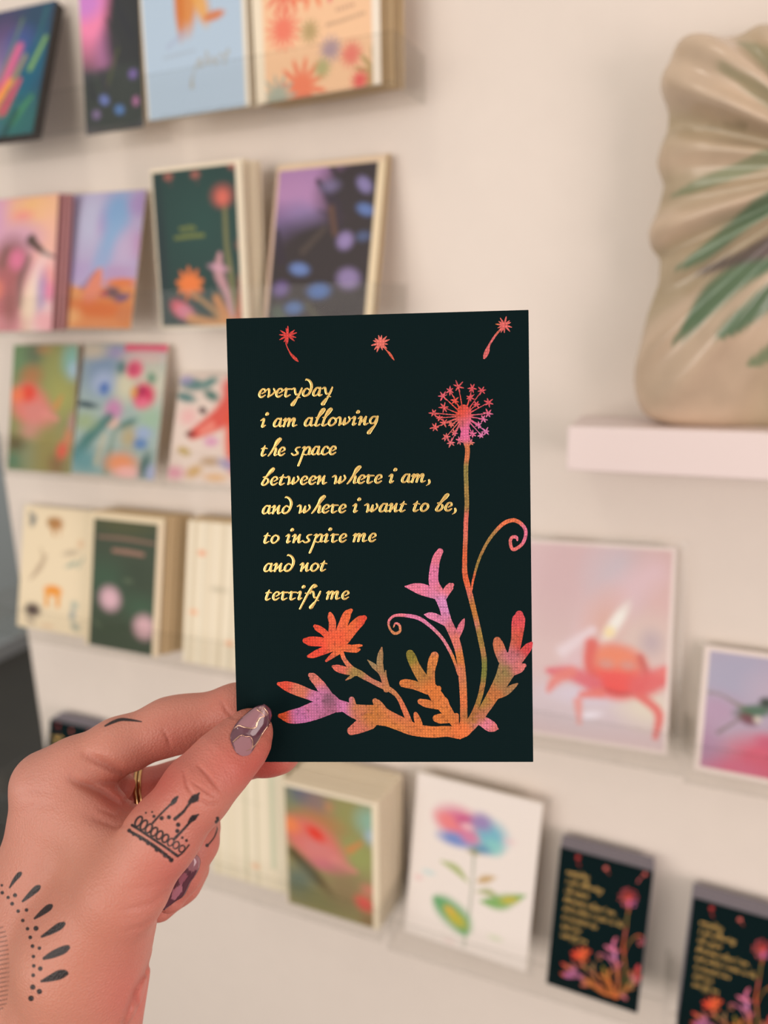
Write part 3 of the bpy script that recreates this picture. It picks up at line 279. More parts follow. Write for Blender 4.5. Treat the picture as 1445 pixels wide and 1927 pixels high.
PCOL = [(27.0,43.9,'e8503c'),(19.6,49.4,'e06070'),(34.7,48.1,'d8505a'),(24.8,38.6,'e06a62'),(37.2,36.2,'d878b0'),(29.2,35.9,'e0689a'),(23.1,42.2,'e05a5c'),(30.0,29.6,'d97a48'),(29.6,22.5,'8f8040'),(29.4,13.6,'a08040'),(29.2,5.5,'ea7462'),(28.6,-6.2,'e0663a'),(29.1,-13.4,'e8683a'),(31.4,-24.3,'c07a34'),(33.6,-33.4,'a08038'),(34.8,-44.3,'7c8034'),(33.4,-55.2,'a07a34'),(30.6,-60.7,'b8763a'),(44.3,5.6,'f07848'),(48.5,1.6,'ea7898'),(44.7,-3.7,'ea7470'),(36.7,-0.0,'a88040'),(33.1,-8.0,'a08038'),(19.7,-5.2,'ea7a94'),(17.8,-11.5,'e27aa8'),(10.5,-15.9,'e87c9c'),(24.0,-16.1,'ea7a88'),(21.2,-22.4,'d88cc4'),(17.6,-26.0,'e686b0'),(27.4,-29.7,'e0748a'),(24.6,-34.2,'e07868'),(26.4,-40.6,'d8803c'),(27.6,-55.2,'e47a44'),(4.9,-25.8,'ea7a8c'),(11.2,-26.8,'ea82b0'),(4.8,-31.3,'d88a58'),(21.0,-35.1,'e28498'),(24.5,-44.2,'dc7c58'),(9.6,-39.6,'8c8028'),(12.8,-45.1,'b8803a'),(18.2,-41.4,'d8803c'),(7.3,-48.7,'d87a38'),(17.2,-51.5,'dc7a34'),(20.6,-60.7,'e08038'),(46.8,-27.1,'e04c54'),(47.9,-34.4,'d8503c'),(39.9,-35.2,'c8704c'),(49.9,-36.2,'e0404c'),(43.4,-39.8,'c4707c'),(41.6,-45.2,'96804c'),(46.9,-44.4,'d87470'),(37.9,-53.4,'c8763c'),(43.3,-50.7,'a87a4c'),(33.3,-59.8,'b87040'),(35.1,-62.9,'e8809c'),(37.7,-64.8,'e07878'),(26.9,-65.3,'e8763a'),(14.2,-64.7,'e07c3c'),(3.4,-62.5,'d8803c'),(-3.9,-59.7,'cc7c34'),(-9.3,-56.9,'c87a4c'),(-9.8,-65.2,'d0705c'),(-13.9,-56.9,'d87ab4'),(-19.3,-55.0,'8c5a74'),(-17.6,-58.7,'b8688c'),(-23.7,-46.7,'d87868'),(-34.8,-49.4,'ec5038'),(-28.4,-51.7,'dc7858'),(-23.0,-54.1,'d47cb4'),(-35.1,-60.1,'ea5c2c'),(-28.6,-59.6,'d67cbc'),(-14.3,-33.9,'f45c34'),(-16.9,-26.5,'f06a44'),(-10.5,-26.6,'f06c34'),(-6.0,-26.6,'ee4c30'),(-25.3,-33.8,'ec4428'),(-21.7,-38.4,'ec4830'),(-14.4,-37.0,'f2703a'),(-8.9,-36.7,'ee7038'),(-22.5,-30.2,'ec5030'),(-11.7,-41.2,'d87a58'),(-14.5,-43.6,'e06a58'),(-9.4,-44.9,'a88848'),(-3.7,-48.6,'c87a60'),(0.1,-42.2,'a88050'),(-2.6,-41.3,'988058'),(2.7,-51.4,'c88050'),(6.2,-57.9,'e07850'),(-29.8,69.8,'e0403c'),(-27.6,63.0,'e04438'),(1.2,66.7,'ea7468'),(5.3,62.5,'e06048'),(42.0,71.4,'e66a68'),(38.5,65.7,'e06a6c'),(39.4,71.8,'d87838')]
LINES = [('everyday', -40.46, -15.1, 49.31), ('i am allowing', -39.98, 0.35, 39.23), ('the space', -40.23, -14.07, 29.48), ('between where i am,', -40.3, 17.75, 19.52), ('and where i want to be,', -40.19, 26.36, 9.71), ('to inspire me', -40.07, -1.11, -0.3), ('and not', -40.14, -18.18, -10.1), ('terrify me', -40.02, -10.74, -19.87)]
CARDS = {'canvas': {'w': 0.1126,'h': 0.1522,'loc': (-0.7354,0.668,1.6402),'lean': 0.3641,'roll': 0.0235},'dusk': {'w': 0.077,'h': 0.1443,'loc': (-0.5883,0.69,1.6555),'lean': 0.083,'roll': 0.0068},'blue': {'w': 0.1203,'h': 0.1373,'loc': (-0.4762,0.68,1.6547),'lean': 0.0437,'roll': -0.0018},'peach': {'w': 0.1274,'h': 0.1174,'loc': (-0.345,0.68,1.6524),'lean': 0.0426,'roll': -0.0179},'bird3': {'w': 0.1175,'h': 0.1545,'loc': (-0.7509,0.672,1.4466),'lean': 0.2289,'roll': 0.0078},'land': {'w': 0.1086,'h': 0.1558,'loc': (-0.6466,0.688,1.4476),'lean': 0.2812,'roll': 0.045},'green': {'w': 0.1118,'h': 0.1605,'loc': (-0.4921,0.685,1.4527),'lean': 0.0374,'roll': 0.0001},'dusk2': {'w': 0.1198,'h': 0.1623,'loc': (-0.3573,0.682,1.4535),'lean': 0.2705,'roll': 0.0128},'rose3': {'w': 0.1059,'h': 0.1582,'loc': (-0.7599,0.688,1.283),'lean': 0.2357,'roll': 0.0062},'flor': {'w': 0.1246,'h': 0.1584,'loc': (-0.6414,0.686,1.2794),'lean': 0.2826,'roll': 0.0309},'horse': {'w': 0.093,'h': 0.1261,'loc': (-0.5156,0.688,1.2739),'lean': 0.3429,'roll': -0.0026},'cream': {'w': 0.1203,'h': 0.1648,'loc': (-0.7775,0.688,1.0648),'lean': 0.2496,'roll': -0.0032},'moss': {'w': 0.1146,'h': 0.1688,'loc': (-0.6451,0.672,1.0696),'lean': 0.2101,'roll': 0.0104},'strip': {'w': 0.1042,'h': 0.1695,'loc': (-0.4992,0.672,1.068),'lean': 0.2093,'roll': -0.0001},'strip2': {'w': 0.1096,'h': 0.1627,'loc': (-0.4798,0.67,0.7709),'lean': 0.0736,'roll': -0.0104},'crab': {'w': 0.2058,'h': 0.2119,'loc': (-0.0993,0.7,1.0319),'lean': 0.1407,'roll': -0.0431},'humm': {'w': 0.1066,'h': 0.1271,'loc': (0.0687,0.7,1.0238),'lean': 0.2318,'roll': 0.0131},'rose5': {'w': 0.121,'h': 0.1621,'loc': (-0.3582,0.66,0.7733),'lean': 0.037,'roll': 0.0004},'flow': {'w': 0.1617,'h': 0.2085,'loc': (-0.2059,0.685,0.7463),'lean': 0.1663,'roll': 0.0589},'blk': {'w': 0.0943,'h': 0.156,'loc': (-0.063,0.68,0.7341),'lean': 0.1776,'roll': 0.0499},'blk2': {'w': 0.0853,'h': 0.1449,'loc': (0.0652,0.68,0.7267),'lean': 0.1909,'roll': 0.0633},'blk0': {'w': 0.0794,'h': 0.1447,'loc': (-0.7858,0.665,0.8047),'lean': 0.3104,'roll': -0.0074}}
VASE = [(0.0778,1.6597),(0.0512,1.6563),(0.0229,1.6585),(0.0157,1.6589),(0.0052,1.654),(-0.0096,1.6537),(-0.0287,1.6564),(-0.0381,1.6523),(-0.0413,1.6415),(-0.0467,1.6347),(-0.0488,1.6235),(-0.0418,1.6073),(-0.0421,1.5938),(-0.0472,1.5786),(-0.0486,1.5688),(-0.0423,1.5521),(-0.0453,1.5341),(-0.0517,1.5159),(-0.0488,1.5031),(-0.042,1.4943),(-0.0428,1.4731),(-0.0497,1.4472),(-0.0528,1.4251),(-0.0559,1.4025),(-0.0527,1.3841),(-0.0451,1.368),(-0.0248,1.3584),(0.0137,1.3545),(0.0524,1.3531),(0.1121,1.3499)]
VHUB = (0.0901,1.5485)
VSTROKE = [([(-0.0344,1.5419,0.003),(-0.0128,1.5477,0.0101),(0.0159,1.5552,0.0121),(0.0314,1.5599,0.0132),(0.0567,1.5656,0.0091)],'8f9a78'),([(-0.0257,1.4866,0.004),(-0.0089,1.4953,0.0121),(0.0191,1.5178,0.0152),(0.0343,1.5279,0.0172),(0.059,1.5423,0.0101)],'64886a'),([(-0.0267,1.424,0.002),(-0.0129,1.4425,0.0121),(0.0029,1.4643,0.0223),(0.0188,1.4775,0.0202),(0.0365,1.4844,0.0121)],'477a5a'),([(0.0065,1.4331,0.0051),(0.0181,1.441,0.0152),(0.0319,1.4535,0.0182),(0.0404,1.4611,0.0202),(0.0587,1.4758,0.0152)],'4a7c5c'),([(0.0283,1.4092,0.002),(0.039,1.4149,0.0111),(0.0495,1.4213,0.0152),(0.07,1.433,0.0121)],'7c9470'),([(-0.0154,1.6322,0.002),(0.0112,1.6112,0.0081),(0.0281,1.5969,0.0101),(0.0486,1.5788,0.0081)],'a8a080'),([(0.0047,1.6459,0.003),(0.0177,1.6362,0.0101),(0.0309,1.6224,0.0132),(0.0574,1.5916,0.0101)],'a09c7c'),([(-0.0376,1.59,0.002),(-0.0158,1.5887,0.004),(0.0135,1.5833,0.0061)],'b4a488'),([(-0.0155,1.4802,0.0015),(0.0031,1.486,0.0081),(0.0213,1.4917,0.0121),(0.0371,1.4978,0.0172),(0.0693,1.5089,0.0202)],'5a5058')]

# ------------------------------------------------------------------ materials
M_wall = noisy(principled('wall_paint', 'e6dcd2', 0.42, spec=0.35), 40, 0.04, 0.03)
M_floor = noisy(principled('dark_floor', '403c36', 0.5), 6, 0.5, 0, 6, (1, 8, 1))
M_grey = noisy(principled('grey_paint', 'b4bdbf', 0.6), 20, 0.05)
M_skirt = principled('skirting_paint', '98999a', 0.5)
M_acr = clear('acrylic', (0.975, 0.974, 0.970), 0.02, 0.06)
M_acr_edge = clear('acrylic_edge', (0.94, 0.94, 0.935), 0.10, 0.12)
M_sleeve = clear('plastic_sleeve', (0.99, 0.99, 0.99), 0.10, 0.10)
M_paint = principled('printed_card', None, 0.5, attr='paint', spec=0.35)
M_cream = principled('cream_card_stock', 'e9dcc2', 0.7)
M_tan = principled('kraft_edges', 'cdb48c', 0.7)
M_greyedge = principled('grey_card_edges', '8d8790', 0.7)
M_shelf = principled('pale_pink_paint', 'efe0dd', 0.5)


def black_linen():
    m = principled('black_linen_card', '091b1d', 0.6, spec=0.04)
    n = m.node_tree.nodes; L = m.node_tree.links; p = n['Principled BSDF']
    tc = n.new('ShaderNodeTexCoord')
    w1 = n.new('ShaderNodeTexWave'); w1.bands_direction = 'X'; w1.inputs['Scale'].default_value = 420
    w2 = n.new('ShaderNodeTexWave'); w2.bands_direction = 'Y'; w2.inputs['Scale'].default_value = 420
    for w in (w1, w2):
        w.inputs['Distortion'].default_value = 1.2; w.inputs['Detail'].default_value = 1
        L.new(tc.outputs['Object'], w.inputs[0])
    ad = n.new('ShaderNodeMath'); ad.operation = 'ADD'
    L.new(w1.outputs['Fac'], ad.inputs[0]); L.new(w2.outputs['Fac'], ad.inputs[1])
    b = n.new('ShaderNodeBump'); b.inputs['Strength'].default_value = 0.35; b.inputs['Distance'].default_value = 0.00006
    L.new(ad.outputs[0], b.inputs['Height']); L.new(b.outputs[0], p.inputs['Normal'])
    return m


def print_ink():
    m = principled('linen_print_ink', None, 0.5, attr='paint', spec=0.3)
    n = m.node_tree.nodes; L = m.node_tree.links; p = n['Principled BSDF']
    src = p.inputs['Base Color'].links[0].from_socket
    tc = n.new('ShaderNodeTexCoord')
    def wave(d):
        w = n.new('ShaderNodeTexWave'); w.bands_direction = d; w.inputs['Scale'].default_value = 330
        w.inputs['Distortion'].default_value = 1.5; w.inputs['Detail'].default_value = 2
        L.new(tc.outputs['Object'], w.inputs[0]); return w
    mu = n.new('ShaderNodeMath'); mu.operation = 'MULTIPLY'
    L.new(wave('X').outputs['Fac'], mu.inputs[0]); L.new(wave('Y').outputs['Fac'], mu.inputs[1])
    nz = n.new('ShaderNodeTexNoise'); nz.inputs['Scale'].default_value = 900; nz.inputs['Detail'].default_value = 3
    L.new(tc.outputs['Object'], nz.inputs[0])
    big = n.new('ShaderNodeTexNoise'); big.inputs['Scale'].default_value = 160; big.inputs['Detail'].default_value = 3
    L.new(tc.outputs['Object'], big.inputs[0])
    r1 = n.new('ShaderNodeMapRange'); r1.inputs[1].default_value = 0.36; r1.inputs[2].default_value = 0.46
    r1.inputs[3].default_value = 0.62; r1.inputs[4].default_value = 1.0
    L.new(nz.outputs[0], r1.inputs[0])
    r2 = n.new('ShaderNodeMapRange'); r2.inputs[3].default_value = 0.72; r2.inputs[4].default_value = 1.12
    L.new(mu.outputs[0], r2.inputs[0])
    r3 = n.new('ShaderNodeMapRange'); r3.inputs[1].default_value = 0.3; r3.inputs[2].default_value = 0.7
    r3.inputs[3].default_value = 0.86; r3.inputs[4].default_value = 1.1
    L.new(big.outputs[0], r3.inputs[0])
    m1 = n.new('ShaderNodeMath'); m1.operation = 'MULTIPLY'; L.new(r1.outputs[0], m1.inputs[0]); L.new(r2.outputs[0], m1.inputs[1])
    m2 = n.new('ShaderNodeMath'); m2.operation = 'MULTIPLY'; L.new(m1.outputs[0], m2.inputs[0]); L.new(r3.outputs[0], m2.inputs[1])
    vm = n.new('ShaderNodeVectorMath'); vm.operation = 'SCALE'
    L.new(src, vm.inputs[0]); L.new(m2.outputs[0], vm.inputs['Scale'])
    L.new(vm.outputs[0], p.inputs['Base Color'])
    return m


M_black = black_linen()
M_ink = print_ink()
M_gold = principled('gold_foil', 'ffd582', 0.27, 1.0)

# ------------------------------------------------------------------ the place
WALL = 0.74
struct(MB().box(-0.883, 2.6, WALL, WALL + 0.11, 0.0, 2.7).build('wall_back', M_wall, bevel=0.003))
struct(MB().box(-3.2, 3.0, -3.0, 4.5, -0.05, 0.0).build('floor', M_floor))
struct(MB().box(-3.0, -2.86, -3.0, 4.5, 0.0, 2.9).build('wall_left', M_grey))
struct(MB().box(-2.86, -2.845, -3.0, 4.5, 0.0, 0.075).build('baseboard_left', M_skirt, bevel=0.003))
struct(MB().box(-2.86, 3.0, 4.4, 4.5, 0.0, 2.9).build('wall_far', M_grey))


# ------------------------------------------------------------------ clear acrylic picture ledges
FLOORS = {'a': (1.6485, -0.551), 'b': (1.6505,), 'c': (1.4475,), 'd': (1.2765,), 'e': (1.0595,), 'f': (1.0285,), 'g': (1.0225,), 'h': (0.771,), 'i': (0.744,), 'j': (0.733,)}
THICK = {'canvas': 0.012, 'strip': 0.006, 'strip2': 0.006, 'crab': 0.005, 'humm': 0.005, 'flow': 0.005}
ON = {'canvas': 'a', 'dusk': 'a', 'blue': 'b', 'peach': 'b', 'bird3': 'c', 'land': 'c', 'green': 'c', 'dusk2': 'c', 'rose3': 'd', 'flor': 'd', 'horse': 'd', 'cream': 'e', 'moss': 'e', 'strip': 'e',
      'crab': 'f', 'humm': 'g', 'rose5': 'h', 'strip2': 'h', 'blk0': 'h', 'flow': 'i', 'blk': 'i', 'blk2': 'j'}



def ledge(x0, x1, z, front, label, lip=0.038, ends='lr'):
    """floor of the ledge at height z, lip at Y = front"""
    t = 0.003
    e = empty('acrylic_ledge', Matrix.Translation(((x0 + x1) / 2, WALL, z)))
    X0, X1 = x0 - (x0 + x1) / 2, x1 - (x0 + x1) / 2
    F = front - WALL
    MB().box(X0, X1, F, -0.0005, -t, 0).build('ledge_floor', M_acr, e)
    MB().box(X0, X1, F, F + t, 0, lip).build('front_lip', M_acr, e)
    rim = MB().box(X0, X1, F + 0.0002, F + t - 0.0002, lip, lip + 0.0006)
    rim.box(X0, X1, F - 0.0006, F, -t, 0)
    rim.build('polished_rim', M_acr_edge, e)
    if 'l' in ends: MB().box(X0 - t, X0, F, -0.0005, -t, lip).build('end_cap', M_acr_edge, e)
    if 'r' in ends: MB().box(X1, X1 + t, F, -0.0005, -t, lip).build('end_cap', M_acr_edge, e)
    return tag(e, label, 'shelf', 'clear acrylic ledges on the wall')


ledge(-0.93, FLOORS['a'][1], FLOORS['a'][0], 0.662, 'short clear acrylic ledge at upper left under the dark jungle card', ends='')
ledge(-0.536, -0.264, FLOORS['b'][0], 0.668, 'top clear acrylic ledge under the blue and peach cards', ends='r')
ledge(-0.93, -0.286, FLOORS['c'][0], 0.660, 'clear acrylic ledge under the dark green and purple dusk cards')
ledge(-0.872, -0.29, FLOORS['d'][0], 0.676, 'clear acrylic ledge under the rose and floral watercolour cards')
ledge(-0.885, -0.37, FLOORS['e'][0], 0.664, 'clear acrylic ledge under the cream icon card and moss green card')
ledge(-0.222, 0.006, FLOORS['f'][0], 0.688, 'clear acrylic ledge under the red crab print')
ledge(0.0125, 0.42, FLOORS['g'][0], 0.688, 'clear acrylic ledge under the small hummingbird print')
ledge(-0.93, -0.293, FLOORS['h'][0], 0.648, 'lowest left clear acrylic ledge under the thick rose card stack')
ledge(-0.289, 0.008, FLOORS['i'][0], 0.668, 'lowest clear acrylic ledge under the watercolour hydrangea print')
ledge(0.0145, 0.42, FLOORS['j'][0], 0.668, 'lowest right clear acrylic ledge, holding only a black card stack')


# ------------------------------------------------------------------ painted card faces
def canvas(w, h, base, ops, res=0.0014, seed=0):
    """paint soft strokes on a card front; u right 0..1, v down 0..1 -> nx, ny, colours"""
    nx = max(12, int(w / res)); ny = max(12, int(h / res))
    U, Vv = np.meshgrid(np.linspace(0, 1, nx + 1), np.linspace(0, 1, ny + 1))
    asp = h / w
    X, Y = U, Vv * asp                       # units of card width
    C = np.zeros((ny + 1, nx + 1, 3)); C[:] = lin(base)
    for o in ops:
        k = o[0]
        if k == 'g':                         # vertical gradient v0..v1 to a colour
            _, v0, v1, c0 = o
            a = np.clip((Vv - v0) / (v1 - v0), 0, 1)
        elif k == 'e':                       # soft ellipse: u v ru rv rot col soft alpha
            _, u, v, ru, rv, rot, c0, soft, al = o
            dx, dy = X - u, Y - v * asp
            cr, sr = math.cos(rot), math.sin(rot)
            d = np.sqrt(((dx * cr + dy * sr) / ru) ** 2 + ((-dx * sr + dy * cr) / rv) ** 2)
            a = al * np.clip((1 + soft - d) / (2 * soft + 1e-6), 0, 1)
        elif k == 'l':                       # stroke: points (u v w) col soft alpha
            _, pts, c0, soft, al = o
            S = spline([(p[0], p[1] * asp, p[2]) for p in pts], 0.03)
            a = np.zeros_like(X)
            for p in S:
                d = np.hypot(X - p[0], Y - p[1]) / max(p[2] / 2, 1e-4)
                a = np.maximum(a, np.clip((1 + soft - d) / (2 * soft + 1e-6), 0, 1))
            a = a * al
        elif k == 's':                       # many-pointed burst: u v r n col rot
            _, u, v, r, n, c0, rot = o
            dx, dy = X - u, Y - v * asp
            th = np.arctan2(dy, dx) + rot
            rr = r * (0.42 + 0.58 * np.abs(np.cos(th * n / 2)) ** 2.2)
            a = np.clip((rr - np.hypot(dx, dy)) / (0.03) + 0.5, 0, 1)
        elif k == 'r':                       # rectangle u0 v0 u1 v1 col
            _, u0, v0, u1, v1, c0 = o
            a = ((U >= u0) & (U <= u1) & (Vv >= v0) & (Vv <= v1)).astype(float)
        elif k == 'f':                       # border of width bw (card widths)
            _, bw, c0 = o
            a = ((X < bw) | (X > 1 - bw) | (Y < bw) | (Y > asp - bw)).astype(float)
        C = C * (1 - a[..., None]) + np.array(lin(c0)) * a[..., None]
    return nx, ny, C


def card_mesh(name, w, h, t, painting, edge, parent=None):
    """card standing on its bottom edge: x centred, z up, front at y = 0, back at y = t"""
    if painting is None:
        o = MB().box(-w / 2, w / 2, 0, t, 0, h).build(name, edge, parent)
        return o
    nx, ny, C = painting
    xs = np.linspace(-w / 2, w / 2, nx + 1); zs = np.linspace(h, 0, ny + 1)
    XX, ZZ = np.meshgrid(xs, zs)
    V = np.c_[XX.ravel(), np.zeros(XX.size), ZZ.ravel()]
    cols = C.reshape(-1, 3)
    F = []
    for j in range(ny):
        for i in range(nx):
            a = j * (nx + 1) + i
            F.append((a, a + nx + 1, a + nx + 2, a + 1))
    fm = [0] * len(F)
    b = len(V)
    bx = MB().box(-w / 2, w / 2, 0.00001, t, 0, h)
    V = np.vstack([V, np.array(bx.v)]); cols = np.vstack([cols, np.tile(lin('e9dcc2'), (8, 1))])
    F += [tuple(b + i for i in q) for q in bx.f]; fm += [1] * 6
    return mesh_obj(name, V, F, None, parent, cols, False, fm, [M_paint, edge])


def pose(k, dy=0.0, dx=0.0):
    """a card standing on its ledge: lowest corner on the ledge floor, leaning back, rolled a little"""
    c = CARDS[k]
    x, y, z = c['loc']
    roll = c['roll'] * 0.65
    z = FLOORS[ON[k]][0] + abs(math.sin(roll)) * c['w'] / 2 + 0.0008 + math.sin(c['lean']) * THICK.get(k, 0.0024)
    return Matrix.Translation((x + dx, y + dy, z)) @ Matrix.Rotation(roll, 4, 'Y') @ Matrix.Rotation(-c['lean'], 4, 'X')


def simple_card(k, name, label, base, ops, edge=None, t=0.0012, cat='card', group=None):
    c = CARDS[k]
    o = card_mesh(name, c['w'], c['h'], t, canvas(c['w'], c['h'], base, ops), edge or M_cream)
    o.matrix_world = pose(k)
    return tag(o, label, cat, group)


def stack_behind(k, n, pitch, t, edge, label, group, name='greeting_card', dx=0.0, jit=0.0012, seed=1, shrink=1.0):
    """the plain cards standing behind a front card"""
    rng = random.Random(seed)
    c = CARDS[k]
    first = None
    for i in range(n):
        if first is None:
            o = card_mesh(name, c['w'] * shrink, c['h'] * shrink, t, None, edge); first = o
        else:
            o = first.copy(); COL.objects.link(o)
        o.matrix_world = pose(k, 0.0, dx * (i + 1) + rng.uniform(-jit, jit)) @ Matrix.Translation((0, (i + 1) * pitch, (i + 1) * pitch * math.tan(c['lean']) + t * math.sin(c['lean']) + rng.uniform(0, jit)))
        tag(o, label, 'card', group)

# ------------------------------------------------------------------ top row
simple_card('canvas', 'art_print', 'dark teal painting with pink and orange flower strokes, leaning at far upper left', '24506a', [
    ('e', .5, .12, .7, .22, 0, '4a4268', .5, .9), ('e', .85, .1, .3, .25, .3, '1f4a63', .5, .8), ('e', .35, .3, .3, .22, 0, '6a5484', .5, .8),
    ('e', .62, .32, .2, .2, .4, '3a5a9a', .5, .8), ('e', .8, .55, .14, .4, .35, '17607c', .5, .9), ('e', .3, .55, .2, .3, .3, '8f78a4', .6, .8),
    ('e', .5, .9, .7, .24, 0, '2f7470', .6, .9), ('e', .2, .95, .3, .16, 0, '4f6c94', .6, .8), ('l', [(.05, .3, .1), (.16, .5, .14)], '1f7a68', .5, .9),
    ('l', [(.95, .28, .05), (.82, .5, .06)], '86b45c', .5, .9), ('l', [(.6, .1, .04), (.42, .6, .05)], '6a8a60', .6, .7), ('l', [(.62, .32, .1), (.45, .7, .13)], 'e06a90', .6, .9),
    ('l', [(.72, .4, .06), (.6, .6, .07)], 'a89a70', .6, .8), ('e', .24, .64, .2, .14, 0, 'e4446a', .4, .95), ('l', [(.58, .58, .08), (.36, .84, .14)], 'ee9a40', .4, .95),
    ('l', [(.7, .58, .06), (.56, .8, .1)], 'd8546a', .5, .9), ('e', .25, .78, .22, .07, .2, 'ec7a60', .5, .8), ('l', [(.9, .72, .05), (.7, .9, .07)], '4c9a60', .5, .8),
    ('l', [(.74, .82, .06), (.62, .98, .08)], '1e4a4c', .5, .9), ('l', [(.3, .9, .05), (.45, .72, .03)], 'f0b070', .5, .7), ('e', .1, .82, .12, .08, 0, 'e87c5c', .5, .8), ('l', [(.9, .05, .05), (.84, .3, .04)], '2c6c74', .6, .8), ('e', .35, .5, .06, .1, .3, 'a07cb0', .6, .8), ('l', [(.28, .98, .04), (.5, .84, .03)], '54a878', .5, .8)], edge=principled('dark_canvas_edge', '3a3634', 0.7), t=0.012, cat='print')
DUSK = [
    ('e', .2, .2, .5, .5, .2, 'f08ab4', .5, 1), ('e', .1, .12, .3, .2, 0, 'c484d8', .5, .8), ('e', .45, .45, .2, .3, .3, 'a8709c', .5, .9), ('e', .85, .3, .42, .8, .1, '33373a', .25, 1),
    ('e', .6, .78, .8, .4, 0, '3a4240', .15, 1), ('l', [(.55, .05, .05), (.7, .25, .1), (.85, .4, .1)], '30343a', .4, 1), ('l', [(.45, .25, .03), (.6, .42, .07)], '3c3c40', .4, 1),
    ('l', [(.1, .6, .03), (.16, .75, .08)], '2c3038', .4, 1), ('l', [(.3, .58, .03), (.4, .7, .08)], '3c3a44', .4, 1), ('l', [(.62, .46, .04), (.42, .68, .04)], '5c6040', .6, .8),
    ('e', .85, .64, .07, .06, 0, '7a68a8', .4, .9), ('e', .35, .78, .08, .06, .4, '7284c8', .4, .9), ('e', .6, .86, .08, .06, .2, '5a84c0', .4, .9), ('e', .2, .87, .07, .06, 0, '8a78a4', .4, .8), ('e', .88, .82, .05, .06, 0, 'b878a8', .4, .8)]
simple_card('dusk', 'greeting_card', 'dark jungle card with a hot pink sky, standing between two top ledges', '4a4a50', DUSK)
simple_card('blue', 'greeting_card', 'pale blue card with orange legs above a gold script word', 'b4cbe0', [
    ('e', .46, .24, .09, .26, .05, 'd98a38', .3, .95), ('e', .38, .28, .045, .24, 0, 'd07a34', .3, .95), ('e', .58, .3, .06, .16, -.3, 'e6a84c', .4, .9), ('e', .7, .40, .1, .035, -.1, 'd4793a', .3, .9),
    ('l', [(.66, .1, .015), (.67, .38, .02)], 'c88a68', .4, .7), ('l', [(.25, .54, .03), (.4, .47, .03)], 'a0a8c8', .8, .6), ('l', [(.2, .605, .018), (.34, .6, .022), (.5, .592, .018)], '98a0ac', .7, .6),
    ('l', [(.46, .82, .03), (.47, .76, .02), (.53, .67, .02), (.56, .66, .02), (.55, .7, .02), (.6, .68, .02), (.62, .62, .018), (.63, .69, .02), (.68, .66, .02), (.7, .7, .02), (.75, .65, .02), (.8, .67, .02), (.82, .63, .02), (.78, .7, .025)], 'a8a08c', .5, .95),
    ('r', .955, 0, 1, 1, 'e8e2d2'), ('r', 0, 0, .02, 1, 'e8e2d2')])
stack_behind('blue', 2, 0.004, 0.0012, M_cream, 'plain back card showing a pale edge behind the blue card', 'cards behind the pale blue card', dx=0.003)
simple_card('peach', 'greeting_card', 'peach card with coral and red starbursts at the right of the top row', 'f2c8a0', [
    ('s', .28, .2, .2, 14, 'e8745c', .2), ('s', .48, .14, .25, 14, 'ee8a64', .5), ('s', .66, .1, .26, 11, 'e4546a', 0), ('s', .25, .5, .15, 14, 'ec8068', .3), ('s', .46, .55, .09, 12, 'b8a070', .1),
    ('s', .62, .7, .1, 12, 'b098a0', .1), ('s', .38, .93, .2, 12, 'ee8460', .3), ('s', .18, .98, .16, 12, 'a8b0a0', .1), ('s', .55, .82, .08, 12, 'b4b07c', .4), ('s', .78, .76, .1, 14, 'e88070', .1),
    ('s', .97, .92, .18, 12, 'b89c68', .2), ('s', .84, .95, .08, 12, 'e4605c', .3), ('s', .92, .2, .1, 12, '98a4a8', .3), ('s', .9, .14, .06, 12, 'e88a58', .3),
    ('l', [(.68, .44, .02), (.8, .43, .02)], '8a5a50', .6, .7), ('l', [(.6, .53, .02), (.72, .52, .02), (.88, .50, .02)], '8a6a58', .6, .7),
    ('r', 0, 0, .085, 1, 'f0e4cc'), ('r', .94, 0, 1, 1, 'f2e8d8')])
stack_behind('peach', 4, 0.006, 0.0014, M_tan, 'plain tan card showing behind the peach starburst card', 'cards behind the peach starburst card', dx=0.003)

# ------------------------------------------------------------------ second row
BIRD = [
    ('e', .75, .1, .4, .2, 0, 'f0c080', .6, .9), ('e', .55, .14, .14, .06, 0, 'ee9a90', .6, .9), ('e', .12, .15, .2, .3, 0, 'd0a0cc', .6, .8), ('e', .9, .3, .2, .3, 0, 'f0bcA4', .6, .8),
    ('e', .5, .3, .3, .15, 0, 'd4a4bc', .5, .9), ('e', .42, .5, .25, .26, 0, '8c5c5c', .35, .9), ('e', .3, .8, .28, .4, .1, 'b8686c', .5, .9), ('e', .5, .46, .1, .1, 0, 'e07ca0', .5, .9),
    ('e', .68, .32, .06, .05, 0, '4c443c', .4, 1), ('l', [(.68, .33, .1), (.85, .42, .06), (.99, .46, .03)], '5c4a44', .4, 1), ('l', [(.35, .38, .05), (.3, .5, .05)], '6c5850', .5, .8), ('l', [(.66, .45, .05), (.56, .62, .07), (.58, .8, .08)], '74605c', .5, .8),
    ('e', .2, .68, .12, .1, 0, 'e08470', .5, .9), ('e', .14, .82, .1, .12, 0, 'd09098', .5, .9), ('e', .82, .8, .16, .44, .12, 'f0d8d8', .3, 1), ('e', .92, .62, .1, .14, 0, 'ee9c98', .5, .9),
    ('e', .84, .72, .08, .2, .1, 'a890c0', .5, .8), ('e', .95, .72, .06, .1, 0, 'e07ca4', .5, .8), ('e', .68, .85, .1, .3, .1, 'f2dcc0', .5, .8), ('e', .9, .93, .14, .1, 0, 'f0b0b8', .5, .9), ('e', .34, .95, .3, .1, 0, 'd8949c', .5, .8), ('e', .45, .8, .1, .2, 0, '94605c', .5, .7)]
M_bird = principled('pink_card_edges', 'c08a8c', 0.7)
simple_card('bird3', 'greeting_card', 'pink watercolour bird card at the far left of the second row', 'e4a8b4', BIRD, edge=M_bird)
